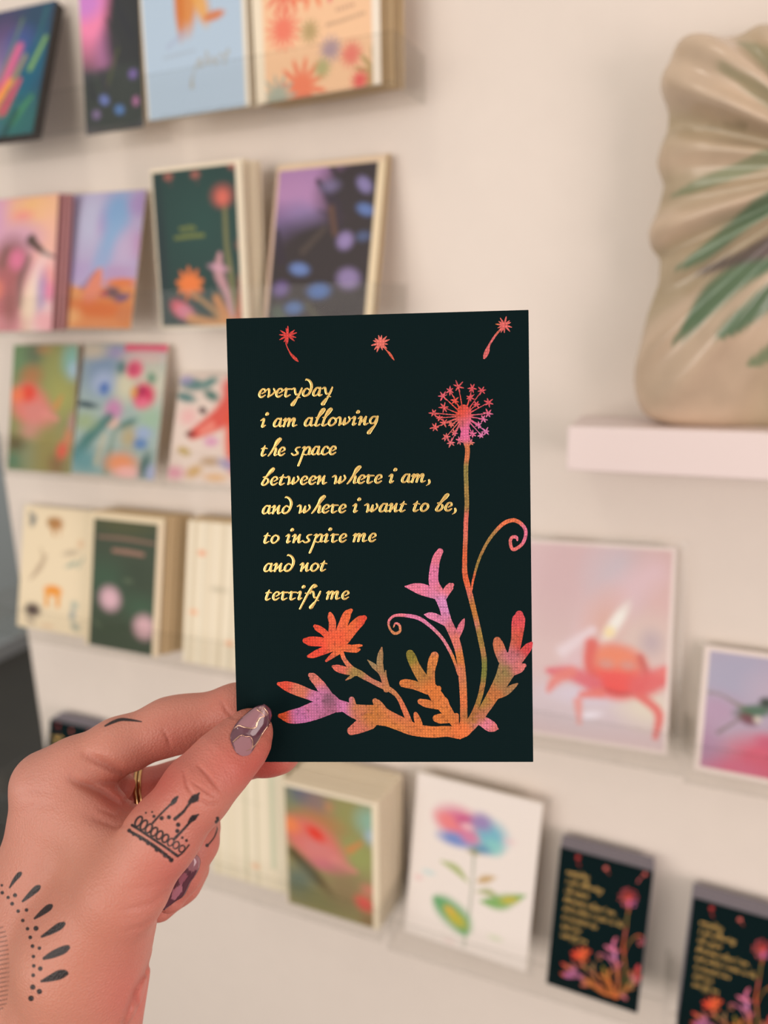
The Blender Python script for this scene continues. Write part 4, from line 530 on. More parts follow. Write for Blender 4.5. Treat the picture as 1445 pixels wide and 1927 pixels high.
stack_behind('bird3', 3, 0.004, 0.0012, M_bird, 'pink edged card standing behind the pink bird card', 'cards behind the pink bird card', dx=0.003)
simple_card('land', 'greeting_card', 'lavender sky and orange desert card beside the pink bird card', 'b4a8cc', [
    ('e', .3, .2, .2, .3, 0, 'bcc0dc', .6, .9), ('e', .5, .22, .08, .14, 0, 'b898c8', .6, .8), ('e', .66, .15, .18, .22, .2, '80a8d4', .5, .95), ('e', .62, .35, .12, .26, .4, '88aed6', .6, .9), ('e', .5, .55, .1, .2, .3, '94acd4', .6, .8),
    ('e', .95, .1, .14, .12, 0, 'a890c4', .5, .9), ('e', .95, .4, .1, .12, 0, 'b884b4', .6, .9), ('e', .82, .42, .14, .16, 0, 'c0b0d0', .6, .8), ('e', .75, .6, .25, .08, 0, 'b494bc', .6, .8), ('e', .2, .58, .2, .1, 0, 'b0a0cc', .6, .8),
    ('r', 0, .7, 1, 1, 'd88c54'), ('e', .1, .72, .2, .08, .3, 'dc9c68', .4, .9), ('l', [(.52, .56, .03), (.47, .66, .18), (.42, .78, .2)], 'dc8870', .3, 1), ('l', [(.46, .58, .03), (.3, .7, .06)], '8c6c88', .5, .7), ('e', .82, .67, .22, .05, 0, 'd87c48', .4, 1),
    ('e', .72, .74, .11, .06, .2, '5c4c5c', .4, .9), ('e', .85, .78, .1, .04, -.3, '5c507c', .4, .9), ('e', .6, .75, .05, .04, 0, 'b04c64', .5, .8), ('e', .55, .86, .4, .09, .05, 'd4703a', .5, .95), ('e', .15, .92, .16, .1, 0, 'e8b078', .5, .9), ('e', .6, .97, .3, .05, 0, 'd88c5c', .5, .8), ('e', .9, .9, .1, .1, 0, 'cc8054', .5, .8)])


def garden(bg, border=None):
    """small version of the dandelion drawing for a painted front"""
    ops = [('e', .55, .35, .5, .5, 0, bg, .9, .8)]
    for u, v in ((.2, .055), (.5, .06), (.9, .03)):
        ops += [('e', u, v, .045, .03, 0, 'b4685c', .6, .8), ('l', [(u, v, .02), (u + .02, v + .05, .02)], '7c4a44', .5, .7)]
    ops += [('l', [(.8, .27, .045), (.8, .5, .05), (.83, .68, .06), (.86, .95, .06)], '7c7c50', .5, .9), ('e', .78, .2, .11, .09, 0, 'a85850', .5, .9), ('e', .78, .21, .06, .06, 0, 'd86c5c', .5, .9),
            ('l', [(.72, .55, .05), (.7, .66, .1), (.78, .8, .07), (.82, .95, .06)], 'c898a0', .5, .9), ('e', .7, .63, .1, .03, .2, 'cc9cb0', .5, .9), ('e', .37, .72, .12, .07, 0, 'ee8438', .4, 1), ('s', .37, .72, .16, 9, 'e87c3c', .2),
            ('l', [(.4, .78, .04), (.6, .88, .05), (.72, .96, .06)], 'b08858', .5, .9), ('e', .25, .88, .12, .07, .5, 'd8586c', .4, .95), ('e', .3, .9, .1, .06, .3, 'c87c94', .5, .9), ('l', [(.35, .94, .09), (.6, .97, .08), (.9, .97, .08)], 'c89058', .5, .9),
            ('l', [(.66, .82, .08), (.75, .93, .1)], 'cc8a50', .5, .9), ('l', [(.97, .7, .1), (.93, .85, .08), (.88, .95, .06)], 'c06a50', .5, .9), ('e', .96, .5, .06, .05, 0, '8c5c50', .5, .8)]
    return ops


simple_card('green', 'greeting_card', 'dark green dandelion card with a cream border in the second row', '173433', garden('1f4a44') + [
    ('e', .06, .5, .07, .6, 0, '1a2a30', .6, .7), ('l', [(.3, .375, .03), (.42, .37, .03), (.46, .378, .03)], '76803c', .4, .9), ('l', [(.24, .43, .035), (.4, .425, .035), (.55, .425, .035)], '76803c', .4, .9), ('l', [(.32, .395, .02), (.44, .395, .02)], '76803c', .4, .8),
    ('r', .925, 0, 1, 1, 'e8dcc4'), ('r', 0, 0, .02, 1, 'e0d4bc'), ('r', 0, 0, 1, .018, 'ecdfc6'), ('r', 0, .985, 1, 1, 'e0d4bc')])
stack_behind('green', 3, 0.0065, 0.0024, M_cream, 'cream edged card standing behind the dark green dandelion card', 'cards behind the dark green dandelion card', dx=0.0028)
simple_card('dusk2', 'greeting_card', 'purple dusk and blue flower card with cream border, right end of second row', '3a3436', [
    ('e', .3, .1, .55, .3, 0, 'a880b4', .4, 1), ('e', .25, .2, .4, .2, .2, 'b48ab8', .6, .8), ('l', [(.5, .02, .05), (.62, .16, .07), (.58, .3, .05)], '3c343c', .5, .9), ('l', [(.42, .3, .02), (.54, .34, .05)], '44384a', .5, .9), ('l', [(.3, .52, .03), (.42, .4, .06)], '40363c', .5, .9), ('e', .2, .42, .3, .16, .3, '7c6c9c', .6, .8), ('e', .35, .35, .2, .1, .5, '8c7cac', .6, .8), ('e', .8, .2, .36, .3, 0, '3a3438', .3, 1), ('e', .65, .55, .7, .28, 0, '3a3436', .3, 1),
    ('l', [(.4, .12, .04), (.56, .26, .1), (.6, .4, .12)], '3c3440', .5, 1), ('e', .52, .16, .08, .05, 0, '7c749c', .6, .8), ('l', [(.55, .3, .06), (.6, .45, .05)], '6c5040', .6, .8), ('l', [(.5, .42, .05), (.32, .55, .06)], '544a44', .6, .8), ('l', [(.06, .42, .04), (.12, .6, .08)], '38303c', .5, .9),
    ('e', .83, .17, .08, .05, .8, '8c84b8', .4, .9), ('e', .86, .32, .08, .045, .4, '6480bc', .4, .9), ('e', .7, .5, .07, .07, .2, '9888bc', .4, .9), ('e', .86, .48, .06, .04, 0, '566690', .5, .8), ('e', .3, .66, .09, .05, .2, '6c88c4', .4, .9), ('e', .76, .73, .1, .08, .3, '9484b4', .4, .9), ('e', .5, .8, .1, .06, 0, '5478b8', .4, .9), ('e', .14, .78, .07, .06, 0, '74609c', .5, .9), ('e', .28, .9, .08, .05, 0, '5c7cb4', .5, .9),
    ('l', [(.4, .88, .05), (.55, 1, .06)], '5c5c4c', .6, .7), ('l', [(.12, .92, .1), (.2, 1, .1)], '5c6c60', .6, .7),
    ('r', .94, 0, 1, 1, 'e8d6b4'), ('r', 0, 0, .035, 1, 'd4b8a4'), ('r', 0, 0, 1, .04, 'e4cdb0')])
stack_behind('dusk2', 1, 0.005, 0.0014, M_tan, 'tan edged card standing behind the purple dusk card', 'cards behind the purple dusk card', dx=0.003)

# ------------------------------------------------------------------ third row
ROSE = [
    ('e', .1, .1, .25, .3, 0, '6c9068', .6, .9), ('e', .35, .06, .15, .14, 0, '64745c', .6, .9), ('e', .5, .04, .12, .05, 0, 'c0885c', .6, .7), ('e', .7, .2, .22, .3, .2, '9aa060', .6, .9), ('e', .92, .12, .14, .2, 0, '84b8ac', .6, .95), ('e', .95, .2, .08, .1, 0, 'a8c4dc', .6, .8), ('e', .8, .4, .2, .2, 0, 'a0a25c', .6, .9),
    ('e', .3, .25, .16, .12, 0, 'b47c50', .6, .9), ('e', .3, .47, .3, .22, .3, 'dc7c70', .35, 1), ('e', .45, .55, .25, .15, .2, 'd4847c', .4, 1), ('e', .27, .38, .12, .1, 0, 'e04a38', .5, 1), ('e', .1, .4, .1, .08, 0, 'ec7c50', .6, .9), ('l', [(.55, .55, .1), (.75, .58, .05)], 'dc8c84', .5, .9), ('e', .35, .68, .16, .1, 0, 'c88c80', .6, .8), ('l', [(.8, .4, .04), (.72, .48, .1)], 'cc8c50', .5, .8),
    ('e', .15, .8, .22, .1, .3, '5c5030', .6, .9), ('e', .1, .93, .2, .12, 0, '547c60', .6, .9), ('e', .35, .88, .15, .16, 0, '8c9470', .6, .8), ('e', .62, .85, .2, .3, 0, '94884c', .6, .8), ('e', .78, .93, .12, .12, 0, '84603c', .6, .8), ('e', .85, .82, .08, .1, .4, 'dc5c48', .5, .95), ('e', .93, .72, .06, .1, 0, 'cc7c5c', .6, .8), ('e', .97, .6, .04, .1, 0, 'b8848c', .6, .8)]
simple_card('rose3', 'greeting_card', 'soft green card with a coral rose at the left of the third row', '8c8c5c', ROSE)
simple_card('flor', 'greeting_card', 'blue and pink floral watercolour card beside the coral rose card', '9cb0ac', [
    ('e', .25, .2, .24, .24, 0, '7c94b4', .6, .9), ('e', .1, .05, .2, .08, 0, 'c8bca8', .6, .9), ('e', .4, .06, .1, .06, 0, '9c94bc', .6, .9), ('r', .5, 0, 1, .06, 'd8607c'), ('e', .75, .1, .25, .06, 0, 'd4b4b4', .5, .9), ('e', .85, .3, .2, .2, 0, 'd0ccb8', .6, .9), ('e', .55, .3, .12, .16, 0, 'd0ccb0', .6, .9),
    ('e', .64, .19, .1, .085, 0, 'dc5c7c', .35, 1), ('e', .62, .19, .05, .05, 0, 'c04868', .5, .9), ('e', .78, .38, .13, .12, .2, 'cc3860', .35, 1), ('e', .78, .44, .08, .05, 0, 'e0708c', .5, .9), ('e', .74, .35, .06, .04, 0, '9c2850', .5, .8), ('e', .66, .36, .04, .05, 0, 'd8a050', .5, .9), ('e', .85, .25, .06, .05, .6, '5c8c74', .5, .9), ('e', .48, .18, .05, .06, 0, '3c6c70', .6, .9),
    ('e', .28, .3, .12, .1, 0, 'a4b4d4', .6, .9), ('e', .3, .34, .06, .06, 0, '3c68b0', .5, .9), ('e', .1, .47, .14, .03, .1, '24404c', .5, 1), ('e', .44, .5, .1, .1, 0, 'c080ac', .5, .95), ('e', .44, .6, .08, .05, 0, 'e0b8a8', .5, .9), ('l', [(.4, .56, .1), (.2, .7, .14), (.05, .85, .14)], '34706c', .5, .9), ('e', .62, .6, .12, .04, -.4, '34706c', .5, .9), ('e', .1, .6, .14, .08, 0, '94a878', .6, .8), ('e', .9, .55, .14, .1, 0, '98b89c', .6, .8),
    ('e', .15, .9, .2, .12, 0, '5c949c', .6, .9), ('l', [(.48, .65, .05), (.42, .98, .08)], '7c9080', .6, .8), ('l', [(.36, .7, .06), (.3, .9, .08)], 'b8b49c', .6, .8), ('e', .66, .7, .1, .1, 0, 'b0a078', .6, .9), ('e', .82, .66, .09, .06, 0, '94a8cc', .5, .9), ('e', .8, .74, .08, .05, 0, '4c78b4', .5, .9), ('e', .6, .9, .18, .1, 0, 'e8905c', .5, .95), ('e', .68, .96, .14, .06, 0, 'ecb4b0', .5, .9), ('e', .88, .9, .06, .12, .2, '34605c', .5, .9), ('e', .96, .95, .06, .08, 0, 'a4acd0', .5, .9)])
simple_card('horse', 'greeting_card', 'small cream card with a red horse head, half behind the held black card', 'e0cfc4', [
    ('e', .2, .1, .2, .08, .1, '3c7878', .4, .9), ('e', .45, .08, .12, .06, -.4, '4c8480', .4, .9), ('e', .5, .2, .12, .06, .4, '2c6c64', .4, .9), ('e', .12, .22, .16, .06, .2, '3c7878', .4, .9), ('e', .1, .06, .1, .06, 0, '9c94bc', .5, .8), ('e', .85, .12, .2, .14, 0, 'd84c48', .4, 1), ('l', [(.9, .2, .4), (.7, .38, .3), (.45, .5, .2), (.3, .56, .14)], 'd8584c', .3, 1), ('l', [(.9, .4, .3), (.98, .6, .4), (1, .8, .3)], 'dc5038', .3, 1),
    ('e', .4, .34, .06, .04, .4, '4c2c30', .4, 1), ('e', .26, .56, .07, .04, 0, '7c3c38', .5, 1), ('l', [(.55, .48, .12), (.42, .53, .08)], 'e88c7c', .5, .9), ('e', .2, .4, .12, .1, 0, 'e8b0b0', .6, .8), ('e', .58, .62, .1, .06, 0, 'd494b8', .5, .9), ('e', .2, .72, .1, .05, .3, 'b89c4c', .5, .9), ('e', .6, .8, .14, .06, 0, 'b4926c', .5, .9), ('e', .85, .82, .14, .06, .3, '948cb4', .5, .9), ('e', .38, .9, .12, .07, -.4, 'c89c50', .5, .9), ('e', .1, .92, .14, .08, 0, 'd88ca4', .5, .8), ('e', .7, .94, .16, .05, 0, 'dcae78', .5, .9)])

# ------------------------------------------------------------------ fourth row, left
simple_card('cream', 'greeting_card', 'cream card scattered with small brown and orange animal shapes', 'ecdcbc', [
    ('e', .14, .12, .045, .07, .3, '6c7274', .5, .9), ('e', .1, .07, .03, .03, 0, '7c8284', .5, .8), ('e', .48, .13, .1, .07, 0, 'b0783c', .4, .95), ('e', .4, .12, .05, .05, 0, 'a87c40', .5, .8), ('l', [(.44, .17, .05), (.46, .22, .04)], 'c08c50', .5, .9), ('l', [(.55, .16, .04), (.55, .22, .03)], 'd0a070', .6, .8),
    ('l', [(.36, .4, .04), (.28, .5, .07), (.16, .6, .03)], 'b0987c', .6, .8), ('l', [(.28, .34, .03), (.34, .42, .06)], 'c4b090', .6, .7), ('e', .72, .35, .1, .03, -.2, 'a89880', .7, .7), ('e', .85, .27, .04, .04, 0, 'e0b890', .6, .8), ('e', .75, .44, .09, .025, -.4, '8ca494', .6, .8), ('l', [(.9, .38, .03), (.84, .46, .03)], '8ca494', .6, .8),
    ('e', .5, .67, .13, .06, 0, 'ee9c3c', .25, 1), ('l', [(.41, .7, .07), (.42, .79, .06)], 'eca850', .35, 1), ('l', [(.58, .7, .07), (.58, .78, .06)], 'eca44c', .35, 1), ('e', .22, .85, .115, .075, 0, '54443f', .35, 1), ('l', [(.16, .93, .04), (.24, .95, .04)], '74605c', .6, .9),
    ('e', .82, .76, .05, .04, .2, 'a4b4a8', .6, .9), ('e', .8, .84, .04, .06, 0, '94a4a4', .6, .9), ('e', .85, .93, .06, .04, .3, '94a094', .6, .9), ('e', .45, .96, .08, .02, 0, 'e0bc98', .7, .8)], t=0.0016)
simple_card('moss', 'greeting_card', 'moss green card with pink lettering and two pale pink blossoms', '384634', [
    ('e', .45, .08, .4, .1, 0, '4c5030', .6, .9), ('e', .25, .5, .3, .2, .2, '34543e', .7, .8), ('e', .7, .45, .2, .2, 0, '30402e', .7, .8), ('e', .75, .68, .2, .14, 0, '365840', .7, .8), ('e', .35, .85, .4, .16, 0, '34442f', .7, .8),
    ('l', [(.13, .18, .035), (.5, .175, .04), (.88, .185, .035)], '8c6c5c', .45, .85), ('l', [(.34, .27, .045), (.55, .27, .05), (.74, .275, .045)], 'a07868', .45, .9), ('e', .32, .63, .13, .12, .2, 'd8b0bc', .5, 1), ('e', .8, .8, .13, .12, 0, 'd4acb4', .5, 1), ('e', .56, .48, .06, .025, 0, '54644c', .5, .9), ('e', .16, .83, .07, .02, .3, '54644c', .5, .9),
    ('r', .92, 0, 1, 1, 'e6d2b4'), ('r', 0, 0, .055, 1, 'e0d0b0'), ('r', 0, 0, 1, .045, 'e4d4b4')])
stack_behind('moss', 6, 0.004, 0.003, M_tan, 'tan edged card standing behind the moss green card', 'cards behind the moss green card', dx=0.0028)
STRIPE = [('l', [(.1 + .135 * i, -.05, .03), (.08 + .135 * i, 1.05, .03)], ('c2b497', 'b8b29a', 'c9b79c')[i % 3], 1.0, .75) for i in range(8)] + [('l', [(.02 + .18 * i, -.05, .07), (.02 + .18 * i, 1.05, .07)], 'f3ead4', .6, .7) for i in range(6)]
DOTS = [('e', .2, .22, .05, .03, 0, 'ee9c70', .6, .9), ('e', .12, .64, .05, .03, 0, 'eeac80', .6, .9), ('e', .62, .82, .05, .03, 0, 'eeac80', .6, .9), ('e', .45, .46, .1, .03, 0, 'b8ae94', .8, .7)]
simple_card('strip', 'notebook', 'cream striped card with orange dots, half behind the held black card', 'e8dcc2', STRIPE + DOTS, t=0.006)
stack_behind('strip', 3, 0.0068, 0.004, M_tan, 'tan edged card behind the orange dotted striped card', 'cards behind the orange dotted striped card')

# ------------------------------------------------------------------ lowest row
simple_card('strip2', 'notebook', 'cream and pale green striped card left of the thick rose stack', 'eae0c6', [(o[0], o[1], o[2], o[3], o[4] * .8) for o in STRIPE] + [
    ('l', [(.84, 0, .06), (.84, .8, .06)], 'b8c4a8', .8, .8), ('l', [(.5, 0, .03), (.48, .9, .03)], 'c0c4a4', .8, .7), ('e', .6, .84, .05, .03, 0, 'e8b48c', .6, .9), ('l', [(.1, .3, .02), (.7, .32, .02)], 'c4bea4', .8, .6)], t=0.006)
stack_behind('strip2', 4, 0.009, 0.004, M_cream, 'cream edged card behind the pale green striped card', 'cards behind the pale green striped card')
simple_card('rose5', 'greeting_card', 'front card of the thick stack with a coral rose and cream border', '948c60', [
    ('e', .1, .1, .25, .2, 0, '7c8468', .6, .9), ('e', .22, .06, .14, .1, 0, '5c6478', .6, .9), ('e', .38, .12, .16, .14, 0, '8c7470', .6, .9), ('e', .5, .12, .05, .05, 0, 'cc7c60', .6, .8), ('e', .7, .18, .2, .24, 0, '94945c', .6, .9), ('e', .92, .16, .14, .14, 0, '8cb4a0', .6, .95), ('e', .95, .28, .08, .08, 0, 'a8c4dc', .6, .8), ('e', .8, .45, .2, .16, 0, '98a060', .6, .9),
    ('e', .35, .27, .24, .12, 0, 'b87c50', .6, .9), ('e', .3, .42, .32, .2, .3, 'd87468', .3, 1), ('e', .42, .52, .26, .14, .3, 'd4807c', .4, 1), ('e', .34, .36, .1, .06, .5, 'e04030', .5, 1), ('e', .06, .34, .1, .08, 0, 'ec8850', .6, .9), ('l', [(.55, .56, .12), (.76, .58, .05)], 'dc8c84', .5, .9), ('e', .45, .6, .18, .06, 0, 'c4707c', .6, .8), ('l', [(.82, .34, .04), (.7, .42, .08)], 'd08450', .5, .8),
    ('l', [(.08, .56, .1), (.3, .7, .14), (.5, .82, .06)], '4c4024', .6, .9), ('e', .14, .8, .16, .18, .2, '647468', .6, .9), ('e', .4, .9, .3, .12, 0, '7c7c54', .6, .8), ('e', .65, .75, .2, .2, 0, '8c7858', .6, .8), ('e', .85, .82, .1, .08, .4, 'd85c54', .5, .95), ('e', .9, .7, .08, .06, 0, 'cc7c6c', .6, .8), ('e', .9, .95, .1, .06, 0, '8c6c4c', .6, .8),
    ('r', .935, 0, 1, 1, 'ecdfc4'), ('r', 0, 0, 1, .03, 'f0e4cc'), ('r', 0, 0, .02, 1, 'e4d6bc')])
stack_behind('rose5', 13, 0.0045, 0.003, M_cream, 'cream edged card in the thick stack behind the front rose card', 'cream cards in the thick rose stack', dx=0.0004)


# ------------------------------------------------------------------ art prints in clear sleeves
def sleeved(k, label, base, ops, mx, mtop, mbot):
    c = CARDS[k]
    e = empty('art_print', pose(k))
    w, h = c['w'] - 2 * mx, c['h'] - mtop - mbot
    p = card_mesh('print_sheet', w, h, 0.0016, canvas(w, h, base, ops), M_cream, e)
    p.location = (0, 0.0012, mbot)
    s = MB(); s.box(-c['w'] / 2, c['w'] / 2, 0.0, 0.0038, 0, c['h'])
    s.build('clear_sleeve', M_sleeve, e, 0.0008)['label'] = 'clear plastic sleeve around the print'
    f = MB(); f.box(-c['w'] / 2 + .001, c['w'] / 2 - .001, -0.0004, -0.0001, h + mbot - .002, c['h'] - .001); f.box(c['w'] / 2 - 0.004, c['w'] / 2, -0.0003, -0.0001, 0, c['h'])
    f.build('folded_flap', M_sleeve, e)
    return tag(e, label, 'print')


sleeved('crab', 'red crab watercolour print in a clear sleeve, right of the held card', 'dcc4c4', [
    ('e', .5, .15, .5, .25, 0, 'd8bcc0', .6, .9), ('e', .75, .15, .16, .16, 0, 'ccc2cc', .6, .9), ('e', .95, .2, .14, .3, 0, 'dcbab8', .6, .9), ('e', .9, .45, .2, .12, 0, 'dcc8c0', .6, .9), ('l', [(.5, .62, .1), (.7, .3, .16), (.9, .12, .12)], 'e0c4cc', .8, .9), ('e', .9, .46, .05, .06, 0, 'b8a8b4', .7, .7), ('e', .66, .38, .08, .14, .3, 'dcae9c', .8, .7),
    ('e', .72, .38, .03, .11, .5, 'f4f4ee', .5, 1), ('e', .69, .43, .025, .03, .4, 'f6e4b0', .6, 1), ('l', [(.45, .55, .06), (.6, .43, .04)], 'ece0e8', .7, .9),
    ('e', .5, .85, .6, .14, 0, 'd8ccd4', .6, .9), ('e', .9, .78, .14, .1, 0, 'e4dccc', .6, .9), ('e', .6, .86, .06, .02, -.3, 'f2eefa', .7, .9), ('e', .55, .76, .16, .05, 0, 'dcd4e4', .6, .8),
    ('e', .73, .62, .15, .13, 0, 'e87060', .3, 1), ('e', .73, .68, .11, .08, 0, 'ee5c58', .4, 1), ('e', .72, .55, .12, .06, 0, 'ec8c6c', .5, 1), ('l', [(.6, .5, .07), (.59, .6, .05), (.63, .7, .05)], 'e06058', .4, .9), ('e', .68, .59, .04, .025, 0, 'd8988c', .5, .9), ('e', .79, .585, .04, .025, 0, 'd8988c', .5, .9), ('l', [(.64, .71, .02), (.75, .73, .025), (.86, .71, .02)], 'b8484c', .5, .8), ('l', [(.85, .54, .04), (.88, .62, .04), (.85, .7, .03)], 'c8504c', .5, .8),
    ('l', [(.86, .68, .13), (.96, .62, .1), (1.0, .58, .05)], 'e4686a', .4, .95), ('l', [(.96, .6, .05), (1.05, .62, .05)], 'e8807c', .4, .9), ('l', [(.62, .7, .09), (.5, .66, .08), (.38, .66, .04)], 'e0707c', .4, .95), ('l', [(.86, .73, .05), (.95, .8, .05), (.94, .92, .03)], 'e47470', .4, .95), ('l', [(.65, .74, .06), (.56, .76, .04)], 'e88078', .4, .95), ('l', [(.54, .8, .05), (.55, .9, .03)], 'e89890', .4, .9), ('l', [(.5, .65, .06), (.42, .7, .06), (.38, .76, .03)], 'e88880', .4, .9), ('f', .022, 'ecdfd9')],
    0.010, 0.007, 0.002)
sleeved('humm', 'small hummingbird over a pink bloom print in a clear sleeve, at the right edge', 'b4a4b8', [
    ('e', .3, .2, .5, .3, 0, 'acacc4', .6, .9), ('e', .6, .3, .2, .2, 0, 'bcb0c4', .6, .9), ('e', .15, .5, .2, .14, 0, 'b89cb8', .6, .9), ('e', .75, .85, .5, .26, 0, 'd4647c', .35, 1), ('e', .3, .95, .3, .12, 0, 'd0708c', .5, 1), ('e', .06, .8, .16, .2, 0, 'b088a8', .6, .8), ('e', .6, .68, .1, .06, 0, 'c8607c', .6, .9),
    ('l', [(.02, .37, .025), (.16, .37, .02), (.3, .42, .03), (.42, .46, .06)], '84806c', .5, .9), ('e', .47, .46, .16, .06, -.3, '4c7058', .4, .95), ('e', .56, .38, .06, .05, 0, '3c4840', .4, 1), ('e', .42, .53, .08, .05, .3, '744048', .4, .9), ('e', .5, .52, .03, .03, 0, 'd8d0c0', .5, .9), ('l', [(.36, .53, .025), (.18, .67, .03)], '706c5c', .5, .9), ('e', .85, .36, .2, .06, -.3, '58705c', .5, .9), ('f', .05, 'eaddd6')],
    0.003, 0.004, 0.002)
sleeved('flow', 'watercolour hydrangea print on white paper in a clear sleeve, lowest row', 'efe7e0', [
    ('e', .38, .25, .19, .13, .2, 'dc7c9c', .4, 1), ('e', .28, .25, .1, .06, .4, 'ee8888', .5, .9), ('e', .43, .22, .08, .05, 0, 'c85c8c', .5, .9), ('e', .36, .345, .14, .055, 0, '7c94d0', .45, 1), ('e', .62, .27, .13, .12, .1, '7cbcd0', .45, 1), ('e', .55, .2, .08, .07, 0, '9c84bc', .5, .9), ('e', .66, .33, .07, .06, 0, '8cd0cc', .5, .9), ('e', .56, .36, .08, .04, 0, '5c94b8', .5, .9), ('e', .47, .31, .07, .05, 0, 'd884a8', .5, .9), ('e', .44, .25, .05, .03, 0, 'f0c4cc', .5, .8),
    ('l', [(.51, .37, .025), (.52, .55, .02), (.52, .75, .022), (.5, .97, .02)], '8c9c84', .5, .9), ('e', .51, .39, .05, .02, 0, '94905c', .5, .8), ('l', [(.26, .5, .02), (.38, .52, .06), (.49, .58, .015)], 'a0b45c', .5, .9), ('l', [(.56, .56, .015), (.62, .53, .06), (.7, .5, .015)], 'c4a058', .5, .9), ('l', [(.56, .62, .015), (.66, .6, .05), (.74, .62, .02)], '9ca858', .5, .9), ('l', [(.6, .67, .02), (.74, .645, .11), (.84, .6, .08), (.95, .55, .01)], '84b468', .4, 1), ('e', .82, .61, .07, .03, -.4, 'ccbc48', .5, .9), ('l', [(.22, .73, .02), (.32, .77, .17), (.45, .83, .18), (.5, .9, .02)], '6cac74', .4, 1), ('e', .42, .82, .09, .05, .5, 'c4b83c', .5, .95), ('e', .36, .78, .05, .03, .4, 'dcb444', .5, .9),
    ('e', .16, .59, .05, .02, 0, 'c4e0e0', .7, .8), ('e', .08, .64, .03, .02, 0, 'ecc4c4', .7, .8), ('e', .78, .27, .04, .02, 0, 'ecc8cc', .7, .7), ('e', .74, .86, .05, .02, 0, 'd0dcb8', .7, .7), ('e', .38, .97, .04, .015, 0, 'ecd0cc', .7, .7)],
    0.009, 0.009, 0.003)

